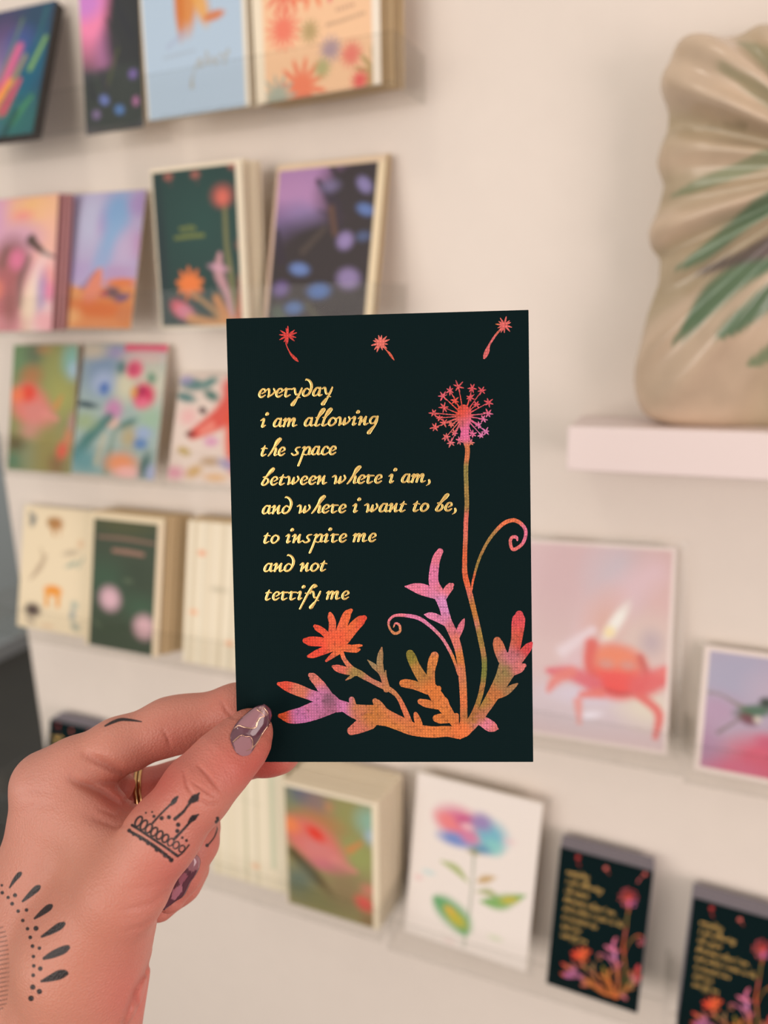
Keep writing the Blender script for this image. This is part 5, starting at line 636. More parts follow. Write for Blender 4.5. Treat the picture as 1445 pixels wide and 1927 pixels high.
# ------------------------------------------------------------------ the black card: print and foil lettering
GLYPH = {   # strokes of x, y, thickness in x-heights, drawn with the slant of the lettering
 'a': (1.10, [[(.86, .93, .2), (.52, .95, .17), (.2, .58, .22), (.12, .2, .22), (.3, .07, .18), (.58, .22, .14), (.82, .72, .16)], [(.92, .98, .16), (.78, .45, .22), (.76, .14, .2), (.86, .06, .16), (1.06, .18, .12)]]),
 'b': (1.02, [[(1.4, 1.88, .3), (1.15, 1.62, .36), (.62, 1.0, .2), (.28, .5, .2), (.14, .16, .22), (.42, .05, .18), (.76, .36, .2), (.8, .72, .18), (.55, .82, .13)], [(.3, .95, .12), (.6, 1.02, .14)]]),
 'c': (.88, [[(.84, .78, .2), (.72, .95, .18), (.4, .86, .17), (.14, .42, .23), (.22, .11, .22), (.5, .06, .17), (.76, .26, .12)]]),
 'd': (1.12, [[(.8, .78, .15), (.55, .92, .16), (.2, .64, .2), (.1, .26, .22), (.3, .07, .2), (.66, .22, .2), (.95, .72, .22), (1.06, 1.3, .25), (.86, 1.76, .22), (.52, 1.95, .17), (.42, 1.86, .1)]]),
 'e': (.92, [[(.46, .46, .12), (.78, .68, .17), (.76, .92, .18), (.52, .95, .17), (.24, .7, .2), (.13, .36, .23), (.22, .11, .22), (.46, .06, .18), (.78, .28, .12)]]),
 'f': (.72, [[(1.22, 1.42, .14), (1.42, 1.6, .2), (1.2, 1.72, .22), (.9, 1.4, .26), (.45, .7, .22), (0, -.15, .2), (-.45, -1.02, .18)], [(.22, .78, .14), (.75, .74, .14)]]),
 'g': (1.12, [[(.92, .92, .18), (.5, .93, .17), (.2, .6, .2), (.26, .22, .18), (.6, .25, .15), (.92, .8, .17)], [(1.02, .98, .15), (.86, .4, .2), (.66, -.06, .17), (.36, -.42, .26), (.02, -.84, .36)]]),
 'h': (1.16, [[(1.46, 1.92, .3), (1.14, 1.62, .38), (.76, 1.0, .22), (.34, .35, .19), (.08, .03, .15)], [(.46, .5, .13), (.8, .88, .17), (.98, .84, .2), (.8, .2, .22), (.88, .07, .17), (1.1, .16, .11)]]),
 'i': (.76, [[(.1, .8, .14), (.42, .97, .2), (.3, .5, .2), (.2, .12, .23), (.3, .06, .17), (.54, .24, .11)], [(.74, 1.50, .3), (.80, 1.56, .3)]]),
 'l': (.76, [[(1.12, 1.9, .3), (.86, 1.62, .38), (.46, 1.0, .22), (.24, .42, .2), (.16, .12, .21), (.38, .06, .18), (.64, .22, .12)], [(.22, .98, .1), (.46, 1.02, .14)]]),
 'm': (1.66, [[(.08, .78, .15), (.34, .95, .2), (.2, .5, .2), (.08, .08, .2)], [(.28, .55, .15), (.62, .92, .19), (.78, .88, .2), (.66, .45, .21), (.56, .1, .2)], [(.76, .55, .15), (1.12, .92, .19), (1.3, .9, .2), (1.14, .45, .22), (1.1, .13, .2), (1.2, .06, .16), (1.5, .2, .11)]]),
 'n': (1.12, [[(.06, .78, .15), (.36, .96, .2), (.24, .5, .21), (.12, .08, .2)], [(.28, .28, .14), (.56, .55, .17), (.86, .95, .19)], [(.86, .95, .14), (.74, .5, .2), (.68, .12, .21), (.8, .06, .17), (1.06, .22, .11)]]),
 'o': (1.0, [[(.58, .94, .17), (.26, .72, .2), (.1, .34, .22), (.24, .07, .2), (.52, .1, .17), (.84, .46, .2), (.84, .8, .2), (.56, .94, .15)]]),
 'p': (1.26, [[(.3, .86, .14), (.56, .95, .19), (.36, .4, .19), (.06, -.4, .2), (-.26, -1.15, .2)], [(.46, .5, .14), (.86, .92, .19), (1.12, .84, .21), (.98, .25, .21), (1.06, .1, .17), (1.24, .18, .11)], [(.4, .16, .12), (.7, .05, .14), (.98, .26, .14)]]),
 'r': (.92, [[(.08, .8, .14), (.36, .97, .19), (.26, .5, .21), (.22, .14, .22), (.38, .05, .18), (.74, .24, .12)], [(.34, .9, .15), (.62, .9, .17), (.86, .9, .16)]]),
 's': (1.02, [[(1.0, .95, .14), (.66, .86, .18), (.52, .64, .18), (.72, .36, .2), (.6, .12, .19), (.28, .05, .17), (.06, .24, .17)]]),
 't': (.84, [[(.56, 1.22, .1), (.4, .85, .21), (.2, .35, .22), (.18, .1, .21), (.34, .05, .17), (.64, .22, .11)], [(.16, .86, .12), (.46, .95, .16), (.78, .88, .13)]]),
 'v': (.98, [[(.04, .84, .14), (.3, .96, .19), (.3, .5, .2), (.2, .06, .18)], [(.2, .06, .16), (.62, .3, .16), (.94, .68, .18), (.86, .96, .17)]]),
 'w': (1.52, [[(.02, .84, .15), (.34, .95, .19), (.34, .5, .2), (.22, .08, .18)], [(.22, .08, .14), (.6, .3, .16), (.88, .84, .17)], [(.88, .84, .15), (.8, .4, .2), (.72, .1, .18), (1.1, .3, .15), (1.38, .68, .17), (1.3, .97, .17)]]),
 'y': (1.16, [[(.06, .86, .15), (.34, .95, .19), (.4, .5, .2), (.5, .24, .17), (.74, .3, .13)], [(1.14, .98, .15), (.96, .55, .19), (.74, .1, .17), (.6, -.16, .16), (.36, -.46, .27), (.06, -.86, .36)], [(.58, -.04, .12), (.9, -.08, .13)]]),
 ',': (.52, [[(.26, .28, .18), (.3, .06, .2), (.16, -.2, .14), (-.04, -.34, .08)]]),
 ' ': (.62, []),
}
XH = 2.95          # x-height, mm


def lettering():
    out = []
    for text, x0, x1, base in LINES:
        total = sum(GLYPH[ch][0] for ch in text)
        k = (x1 - x0) / (total * XH)
        x = x0
        for ch in text:
            adv, strokes = GLYPH[ch]
            for s in strokes:
                out.append([(x + p[0] * XH * k, base + p[1] * XH, p[2] * XH * 1.38) for p in s])
            x += adv * XH * k
    return out


def ink_colors(V):
    P = np.array([(c[0], c[1]) for c in PCOL]); Cc = np.array([lin(c[2]) for c in PCOL])
    d2 = ((V[:, None, :2] - P[None]) ** 2).sum(2) + 0.3
    w = 1 / d2 ** 2
    return (w[:, :, None] * Cc[None]).sum(1) / w.sum(1)[:, None]


CW, CH, CT = 0.1016, 0.1524, 0.0005
card_frame = Matrix(((0.93884526, -0.07475951, 0.33612587, -0.09741384),
                     (0.34430636, 0.19030233, -0.91936834, 0.22580991),
                     (0.00476599, 0.97887488, 0.20440461, -0.07208997 + 1.45),
                     (0, 0, 0, 1)))


def black_card(mat, label, group=None, thick=CT, edge=None, sx=1.0, sz=1.0):
    """origin at the card centre, x right, y up, z out of the printed face"""
    e = empty('quote_card', mat)
    global BODY, TXT, PLT, SDS
    if BODY is None:
        b = MB().box(-CW / 2, CW / 2, -CH / 2, CH / 2, -CT, 0).build('card_sheet', M_black, e, 0.0002)
        V, F = domed(lettering(), 0.0, 0.15, 0.18, 9)
        t = mesh_obj('gold_lettering', V / 1000, F, M_gold, e, smooth=True)
        t['label'] = 'raised gold foil handwriting'
        V, F = ribbons(PLANT, 0.03, 0.00015, 0.3, 0.045)
        p = mesh_obj('dandelion_drawing', V / 1000, F, M_ink, e, ink_colors(V))
        p['label'] = 'printed coral, pink and olive plant'
        ss = []
        for i, sd in enumerate(SEEDS):
            V, F = ribbons(sd, 0.03, 0.00015, 0.2, 0.03, i)
            s = mesh_obj('seed_drawing', V / 1000, F, M_ink, e, ink_colors(V)); s['label'] = 'printed coral dandelion seed'
            ss.append(s)
        BODY, TXT, PLT, SDS = b, t, p, ss
    else:
        for src in [BODY, TXT, PLT] + SDS:
            o = src.copy(); COL.objects.link(o); o.parent = e
    e.scale = (sx, sz, 1)
    return tag(e, label, 'card', group)


BODY = TXT = PLT = SDS = None
black_card(card_frame, 'large black card with gold handwriting held up in the hand')

M_pack = M_greyedge
for k, lab, lab2, n in (('blk', 'front black quote card of the stack beside the hydrangea print', 'plain grey edged card in the black stack beside the hydrangea print', 11),
                        ('blk2', 'front black quote card of the stack at the bottom right corner', 'plain grey edged card in the black stack at the bottom right corner', 11),
                        ('blk0', 'front black quote card of the small stack behind the knuckles', 'plain grey edged card in the black stack behind the knuckles', 11)):
    c = CARDS[k]
    sx, sz = c['w'] / CW, c['h'] / CH
    mt = pose(k) @ Matrix.Translation((0, 0, 0.0006)) @ Matrix.Translation((0, 0, c['h'] / 2)) @ Matrix.Rotation(math.pi / 2, 4, 'X')
    base = black_card(mt, lab, sx=sx, sz=sz)
    base.matrix_world = mt @ Matrix.Diagonal((sx, sz, 1, 1))
    stack_behind(k, n, 0.0019, 0.0015, M_pack, lab2, 'black card stack, ' + lab2[-20:], name='quote_card', jit=0.0006, seed=len(lab))

# ------------------------------------------------------------------ pale shelf and the shell-shaped vase
sh = MB().box(-0.106, 0.55, 0.662, 0.7395, 1.45 - 0.1302, 1.45 - 0.0915).build('wall_shelf', M_shelf, bevel=0.0015)
tag(sh, 'pale pink shelf under the big ceramic shell vase', 'shelf')


def shell_vase():
    half = np.array(VASE) - np.array(VHUB)
    # left outline as an angle -> radius table; the other half is its mirror image
    th = np.unwrap(np.arctan2(half[:, 1], half[:, 0])); rad = np.hypot(half[:, 0], half[:, 1])
    lo, hi = th.min(), th.max()
    order = np.argsort(th); th, rad = th[order], rad[order]
    n = 260; m = 56
    aL = np.linspace(lo, hi, n // 2)
    A_ = np.concatenate([aL, (math.pi - aL)[::-1][1:-1]])
    A_ = np.concatenate([aL, np.linspace(hi, lo + 2 * math.pi, n // 2)[1:-1]])
    def R_(a):
        x = math.cos(a)
        aa = a if lo <= a <= hi else math.pi - a
        aa = (aa - lo) % (2 * math.pi) + lo
        if aa > hi: aa = hi if aa - hi < lo + 2 * math.pi - aa else lo
        return np.interp(aa, th, rad)
    Rr = np.array([R_(a) for a in A_])
    k = np.array([.25, .5, .25])
    Rr = np.convolve(np.concatenate([Rr[-1:], Rr, Rr[:1]]), k, 'valid')
    # ribs: bump where the outline bulges
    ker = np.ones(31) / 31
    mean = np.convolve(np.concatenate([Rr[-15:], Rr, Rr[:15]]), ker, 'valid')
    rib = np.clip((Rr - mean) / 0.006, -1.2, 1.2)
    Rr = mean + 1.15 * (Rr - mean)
    rib2 = np.cos(np.arange(len(A_)) / len(A_) * 2 * math.pi * 26)
    rho = np.linspace(0, 1, m)
    V = []; Vc = []
    for s in (-1, 1):
        for r in rho:
            for i, a in enumerate(A_):
                prof = math.sqrt(max(0.0, 1 - r ** 2.6))
                amp = 0.012 * min(1, r * 1.6) * (0.4 + 0.6 * prof)
                d = 0.040 * prof + amp * (0.8 * rib[i] + 0.4 * rib2[i]) * (1 if s < 0 else 0.2) * (1 if r < 1 else 0)
                if s > 0: d = 0.030 * prof
                V.append((VHUB[0] + Rr[i] * r * math.cos(a), 0.695 + s * d, VHUB[1] + Rr[i] * r * math.sin(a)))
    V = np.array(V); N = len(A_)
    F = []
    for s in (0, 1):
        b = s * m * N
        for j in range(m - 1):
            for i in range(N):
                q = (b + j * N + i, b + j * N + (i + 1) % N, b + (j + 1) * N + (i + 1) % N, b + (j + 1) * N + i)
                F.append(q if s == 0 else q[::-1])
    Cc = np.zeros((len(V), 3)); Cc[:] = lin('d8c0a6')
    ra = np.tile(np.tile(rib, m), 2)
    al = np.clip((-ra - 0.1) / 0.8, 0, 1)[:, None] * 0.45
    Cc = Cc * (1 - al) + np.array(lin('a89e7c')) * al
    front = np.arange(len(V)) < m * N
    for pts, h in VSTROKE:
        for mir in ((1,) if h == '5a5058' else (1, -1)):
            S = spline([(VHUB[0] + mir * (p[0] - VHUB[0]), p[1], p[2]) for p in pts], 0.003)
            d = np.full(len(V), 9.0)
            for p in S:
                d = np.minimum(d, np.hypot(V[:, 0] - p[0], V[:, 2] - p[1]) / (p[2] / 2))
            a = (np.clip((1.1 - d) / 0.4, 0, 1) * front)[:, None] * 0.85
            Cc = Cc * (1 - a) + np.array(lin(h)) * a
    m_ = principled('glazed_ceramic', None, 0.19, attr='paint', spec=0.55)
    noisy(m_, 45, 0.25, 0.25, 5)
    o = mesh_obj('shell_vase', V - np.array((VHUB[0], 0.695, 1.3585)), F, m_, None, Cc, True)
    o.location = (VHUB[0], 0.697, 1.3585)
    md = o.modifiers.new('smooth', 'SMOOTH'); md.factor = 0.4; md.iterations = 1
    return tag(o, 'big cream ceramic shell vase with green painted leaves on the pink shelf', 'vase')


shell_vase()

# ------------------------------------------------------------------ the hand (one continuous skin)
# joints in the camera's own axes, millimetres: x right, y down, z away from the eye
def J(px, py, z, r):
    return ((px - 722.5) * z / FOC, (py - 963.5) * z / FOC, z, r)


def cone(P, a, b):
    a = np.array(a, np.float32); b = np.array(b, np.float32)
    ba = b[:3] - a[:3]; pa = P - a[:3]
    t = np.clip((pa @ ba) / (ba @ ba), 0, 1)
    d = np.sqrt(((pa - t[:, None] * ba) ** 2).sum(1))
    return d - (a[3] + (b[3] - a[3]) * t)


def smin(a, b, k):
    h = np.maximum(k - np.abs(a - b), 0) / k
    return np.minimum(a, b) - h * h * k * 0.25


def chain(P, js, k=3.0):
    d = cone(P, js[0], js[1])
    for i in range(1, len(js) - 1):
        d = smin(d, cone(P, js[i], js[i + 1]), k)
    return d


THUMB = [J(150, 1790, 249, 17), J(232, 1672, 243, 13.6), J(305, 1572, 241, 11.6), J(372, 1486, 243, 10.9), J(418, 1436, 248, 10.0), J(452, 1402, 252.5, 8.9), J(466, 1383, 255, 7.5), J(473, 1372, 256.2, 6.0)]
INDEX = [J(86, 1474, 268, 11.0), J(140, 1446, 268, 10.2), J(222, 1407, 270, 9.9), J(318, 1367, 273, 9.6), J(352, 1360, 273.5, 9.2), J(445, 1335, 272.5, 8.6), J(520, 1318, 271.5, 7.4), J(545, 1312, 271, 6.5)]
MIDDLE = [J(110, 1560, 290, 11), J(232, 1500, 293, 9.8), J(335, 1480, 296, 9.2), J(430, 1432, 289, 8.8), J(505, 1415, 276, 8.0), J(525, 1414, 272.5, 7.9)]
RING = [J(150, 1640, 292, 12), J(300, 1585, 300, 9.5), J(366, 1560, 292, 9.2), J(366, 1585, 284, 8.6), J(343, 1640, 279, 7.6), J(320, 1685, 277, 6.0)]
LITTLE = [J(160, 1700, 292, 12), J(300, 1650, 300, 8.5), J(350, 1634, 294, 8.2), J(340, 1660, 288, 7.4), J(300, 1700, 284, 6.5)]
PALM = [
    (J(84, 1480, 268, 10.5), J(74, 1640, 272, 13.5)), (J(74, 1640, 272, 13.5), J(25, 1930, 284, 19)),
    (J(125, 1560, 266, 14), J(80, 1760, 266, 18)), (J(80, 1760, 266, 18), J(30, 1960, 272, 22)),
    (J(190, 1640, 258, 14), J(150, 1800, 253, 18)), (J(150, 1800, 253, 18.5), J(110, 1960, 262, 21)),
    (J(200, 1740, 253, 15), J(170, 1850, 254, 18)),
    (J(240, 1800, 276, 9), J(200, 1960, 280, 12)), (J(150, 1700, 285, 16), J(110, 1960, 288, 20)),
    (J(30, 1960, 274, 23), J(-40, 2300, 284, 27)), (J(110, 1960, 272, 23), J(60, 2300, 284, 26)), (J(60, 2300, 284, 27), J(0, 2700, 290, 32)),
]
WEB = [(J(130, 1490, 266, 10), J(235, 1545, 262, 6.5)), (J(150, 1520, 263, 11), J(220, 1610, 252, 11)), (J(120, 1472, 270, 9), J(222, 1480, 280, 6.5))]
CREASES = [   # px polyline, depth mm, width px
    ([(163, 1421), (200, 1438), (230, 1452), (250, 1452)], 1.8, 10),
    ([(136, 1466), (150, 1474), (170, 1483), (195, 1496), (232, 1522)], 1.8, 9),
    ([(160, 1470), (195, 1474), (225, 1470)], .5, 8),
    ([(250, 1462), (250, 1490), (232, 1520)], .7, 7), ([(262, 1478), (258, 1505), (240, 1528)], .5, 5),
    ([(150, 1530), (190, 1545), (225, 1546)], .6, 14),
    ([(306, 1372), (316, 1390), (320, 1406)], .35, 4), ([(416, 1318), (428, 1340), (440, 1352)], .4, 4),
    ([(346, 1450), (352, 1480), (366, 1500)], .5, 4), ([(372, 1440), (392, 1462), (412, 1486)], .6, 4), ([(360, 1470), (385, 1488), (405, 1500)], .4, 3), ([(372, 1502), (392, 1512), (415, 1512)], .4, 4),
    ([(315, 1676), (285, 1700), (230, 1712)], .3, 6), ([(306, 1712), (270, 1742), (230, 1752)], .35, 6), ([(318, 1655), (280, 1668), (240, 1672)], .15, 6),
    ([(294, 1782), (272, 1830), (254, 1866), (240, 1905), (228, 1935)], 1.3, 6), ([(254, 1866), (257, 1900)], .6, 5), ([(30, 1500), (60, 1490), (95, 1492)], .25, 5), ([(34, 1530), (70, 1515), (110, 1518)], .25, 6), ([(175, 1540), (215, 1556), (240, 1552)], .35, 5), ([(185, 1522), (215, 1534), (236, 1536)], .35, 4),
]


def to_px(P):
    return np.c_[722.5 + FOC * P[:, 0] / P[:, 2], 963.5 + FOC * P[:, 1] / P[:, 2]]


def poly_dist(Q, pts):
    d = np.full(len(Q), 1e6, np.float32)
    for (x0, y0), (x1, y1) in zip(pts[:-1], pts[1:]):
        bx, by = x1 - x0, y1 - y0
        t = np.clip(((Q[:, 0] - x0) * bx + (Q[:, 1] - y0) * by) / max(bx * bx + by * by, 1e-6), 0, 1)
        d = np.minimum(d, np.hypot(Q[:, 0] - x0 - t * bx, Q[:, 1] - y0 - t * by))
    return d


def crease(Q, pts, w):
    """strength of a fold line: wide gaussian, fading towards both ends"""
    L = np.concatenate([[0], np.cumsum([math.hypot(b[0] - a[0], b[1] - a[1]) for a, b in zip(pts[:-1], pts[1:])])])
    d = np.full(len(Q), 1e6, np.float32); tt = np.zeros(len(Q), np.float32)
    for i, ((x0, y0), (x1, y1)) in enumerate(zip(pts[:-1], pts[1:])):
        bx, by = x1 - x0, y1 - y0
        t = np.clip(((Q[:, 0] - x0) * bx + (Q[:, 1] - y0) * by) / max(bx * bx + by * by, 1e-6), 0, 1)
        q = np.hypot(Q[:, 0] - x0 - t * bx, Q[:, 1] - y0 - t * by)
        m = q < d
        d[m] = q[m]; tt[m] = ((L[i] + t * (L[i + 1] - L[i])) / L[-1])[m]
    return np.exp(-(d / w) ** 2) * np.clip(np.sin(math.pi * np.clip(0.06 + 0.88 * tt, 0, 1)), 0, 1) ** 0.7


def hand_sdf(P, fine=True):
    P = P.astype(np.float32)
    palm = cone(P, *PALM[0])
    for a, b in PALM[1:]:
        palm = smin(palm, cone(P, a, b), 7)
    web = cone(P, *WEB[0])
    for a, b in WEB[1:]:
        web = smin(web, cone(P, a, b), 5)
    d = smin(palm, chain(P, THUMB, 4), 9)
    idx = chain(P, INDEX, 4)
    d = smin(d, web, 7)
    d = smin(d, idx, 4.5)
    d = smin(d, chain(P, MIDDLE, 4), 1.2)
    d = smin(d, smin(chain(P, RING, 3), chain(P, LITTLE, 3), 1.5), 1.0)
    if fine:
        near = np.abs(d) < 4
        if near.any():
            Q = to_px(P[near]); dd = d[near]
            for pts, dep, w in CREASES:
                dd = dd + dep * crease(Q, pts, w) * (P[near][:, 2] < 285)
            d[near] = dd
    return d


def surface_nets(F, org, h):
    """F on a regular grid -> verts, quads of the zero level"""
    S = F < 0
    nx, ny, nz = F.shape
    corners = [(i, j, k) for i in (0, 1) for j in (0, 1) for k in (0, 1)]
    cs = [S[i:nx - 1 + i, j:ny - 1 + j, k:nz - 1 + k] for i, j, k in corners]
    cnt = sum(c.astype(np.int8) for c in cs)
    act = (cnt > 0) & (cnt < 8)
    ids = np.full(act.shape, -1, np.int64)
    I = np.argwhere(act); ids[act] = np.arange(len(I))
    fv = np.stack([F[I[:, 0] + i, I[:, 1] + j, I[:, 2] + k] for i, j, k in corners], 1)
    acc = np.zeros((len(I), 3)); num = np.zeros(len(I))
    for a in range(8):
        for b in range(a + 1, 8):
            ca, cb = np.array(corners[a]), np.array(corners[b])
            if np.abs(ca - cb).sum() != 1: continue
            fa, fb = fv[:, a], fv[:, b]
            m = (fa < 0) != (fb < 0)
            t = np.where(m, fa / np.where(m, fa - fb, 1), 0)
            acc += np.where(m[:, None], ca + t[:, None] * (cb - ca), 0); num += m
    V = np.array(org) + h * (I + acc / num[:, None])
    Fq = []
    for ax in range(3):
        u, v = [(1, 2), (2, 0), (0, 1)][ax]
        A = np.take(S, range(0, S.shape[ax] - 1), ax); B = np.take(S, range(1, S.shape[ax]), ax)
        E = np.argwhere(A != B)
        ok = (E[:, u] > 0) & (E[:, v] > 0) & (E[:, u] < S.shape[u] - 1) & (E[:, v] < S.shape[v] - 1)
        E = E[ok]
        fl = A[E[:, 0], E[:, 1], E[:, 2]]
        def g(du, dv):
            e = E.copy(); e[:, u] += du; e[:, v] += dv
            return ids[e[:, 0], e[:, 1], e[:, 2]]
        q = np.stack([g(-1, -1), g(0, -1), g(0, 0), g(-1, 0)], 1)
        q[~fl] = q[~fl][:, ::-1]
        Fq.append(q)
    return V, np.vstack(Fq)


def grad(P, e=0.25):
    G = np.stack([hand_sdf(P + np.eye(3, dtype=np.float32)[i] * e) - hand_sdf(P - np.eye(3, dtype=np.float32)[i] * e) for i in range(3)], 1)
    return G / np.maximum(np.linalg.norm(G, axis=1), 1e-6)[:, None]


def snap(P, it=3):
    for _ in range(it):
        P = P - 0.85 * np.clip(hand_sdf(P), -0.6, 0.6)[:, None] * grad(P, 0.5)
    return P


# tattoos, pixel outlines of the strokes: (points x y width), and dots (x y radius)
def T3(pts): return [(220 + p[0] / 6.42, 1440 + p[1] / 6.42, p[2] / 6.42) for p in pts]
def T4(pts): return [(p[0] / 4.25, 1600 + p[1] / 4.25, p[2] / 4.25) for p in pts]


TAT = [T3(s) for s in (
    [(430, 700, 20), (520, 600, 17), (610, 510, 17), (665, 460, 22)], [(655, 475, 24), (690, 435, 52), (715, 400, 34), (740, 375, 6)],
    [(700, 650, 34), (800, 565, 28), (840, 510, 22), (905, 430, 34)], [(880, 445, 40), (940, 400, 84), (965, 372, 40), (995, 335, 8)], [(905, 385, 16), (975, 430, 16)],
    [(690, 895, 30), (800, 780, 22), (890, 680, 24)], [(870, 690, 26), (920, 640, 62), (950, 620, 36), (985, 595, 8)],
    [(185, 725, 30), (300, 800, 24), (450, 900, 26), (600, 1000, 24), (730, 1095, 28)], [(140, 790, 26), (300, 880, 34), (480, 1000, 38), (660, 1140, 30)],
    [(230, 760, 14), (430, 880, 14), (640, 1020, 14)], [(735, 1100, 18), (800, 1050, 12), (870, 965, 12)])]
for i, (x, y) in enumerate([(262, 680), (325, 722), (385, 765), (450, 805), (515, 845), (585, 885), (650, 930), (715, 965), (785, 1010)]):
    ry = 66 - 3 * i
    TAT.append(T3([(x + 34 * math.cos(a) * .86 + ry * math.sin(a) * .5, y + 34 * math.cos(a) * .5 - ry * math.sin(a) * .86, 17 if i < 6 else 12) for a in np.linspace(0, 2 * math.pi, 13)]))
TAT += [T4(s) for s in (
    [(78, 298, 8), (115, 240, 26), (150, 198, 34), (163, 185, 22)], [(182, 408, 12), (235, 360, 34), (290, 310, 46), (312, 292, 24)], [(278, 545, 12), (330, 505, 36), (385, 462, 48), (408, 445, 26)],
    [(335, 690, 14), (400, 655, 38), (470, 612, 54), (508, 588, 28)], [(352, 865, 20), (420, 835, 52), (500, 800, 60), (540, 778, 36)], [(332, 1048, 14), (400, 1025, 46), (470, 998, 70), (510, 985, 54), (530, 985, 30)])]
TAT += [[(198, 1366, 2), (212, 1359, 4.5), (228, 1354, 5), (246, 1355, 3.5), (266, 1358, 1)], T3([(1215, 640, 30), (1222, 700, 24), (1215, 760, 12), (1180, 860, 9), (1130, 930, 10), (1090, 970, 14)])]
DOT = [(220 + x / 6.42, 1440 + y / 6.42, r / 6.42 / 1.6) for x, y, r in [(350, 575, 16), (425, 565, 16), (447, 618, 28), (540, 640, 38), (628, 628, 38), (740, 720, 40), (730, 795, 38), (790, 875, 24), (840, 910, 26), (1090, 968, 32), (1205, 685, 34),
       (150, 790, 36), (205, 832, 36), (290, 882, 42), (380, 940, 42), (485, 1018, 46), (585, 1088, 44), (655, 1145, 44)]]
DOT += [(x / 4.25, 1600 + y / 4.25, r / 4.25) for x, y, r in [(15, 280, 9), (18, 340, 13), (65, 378, 12), (120, 360, 15), (97, 428, 14), (145, 487, 13), (212, 478, 13), (182, 562, 13), (220, 628, 13), (288, 625, 19), (242, 697, 14), (260, 767, 14), (315, 783, 13), (267, 850, 13), (270, 925, 13), (322, 947, 17), (265, 1000, 14), (262, 1095, 20), (315, 1130, 20), (248, 1185, 21)]]
HATCH = [T4([(-60, 640 + 36 * i, 9), (20 + 50 * math.sin(i / 18 * 3.0) ** .5 if 0 < i < 18 else 20, 615 + 36 * i, 6)]) for i in range(19)]


def ink_at(Q):
    a = np.zeros(len(Q), np.float32)
    def strokes(lst, al):
        nonlocal a
        for st in lst:
            S = spline(st, 1.2)
            bb = (Q[:, 0] > S[:, 0].min() - 10) & (Q[:, 0] < S[:, 0].max() + 10) & (Q[:, 1] > S[:, 1].min() - 10) & (Q[:, 1] < S[:, 1].max() + 10)
            if not bb.any(): continue
            d = np.full(bb.sum(), 99.0)
            for p in S:
                d = np.minimum(d, np.hypot(Q[bb, 0] - p[0], Q[bb, 1] - p[1]) - p[2] / 2 - 0.6)
            a[bb] = np.maximum(a[bb], al * np.clip(0.55 - d / 2.2, 0, 1))
    strokes(TAT, 0.97); strokes(HATCH, 0.5)
    for x, y, r in DOT:
        d = np.hypot(Q[:, 0] - x, Q[:, 1] - y) - r - 0.3
        a = np.maximum(a, 0.96 * np.clip(0.55 - d / 2.2, 0, 1))
    return a


def to_world(P):
    return (CAM @ (np.asarray(P, float).T / 1000)).T + EYE


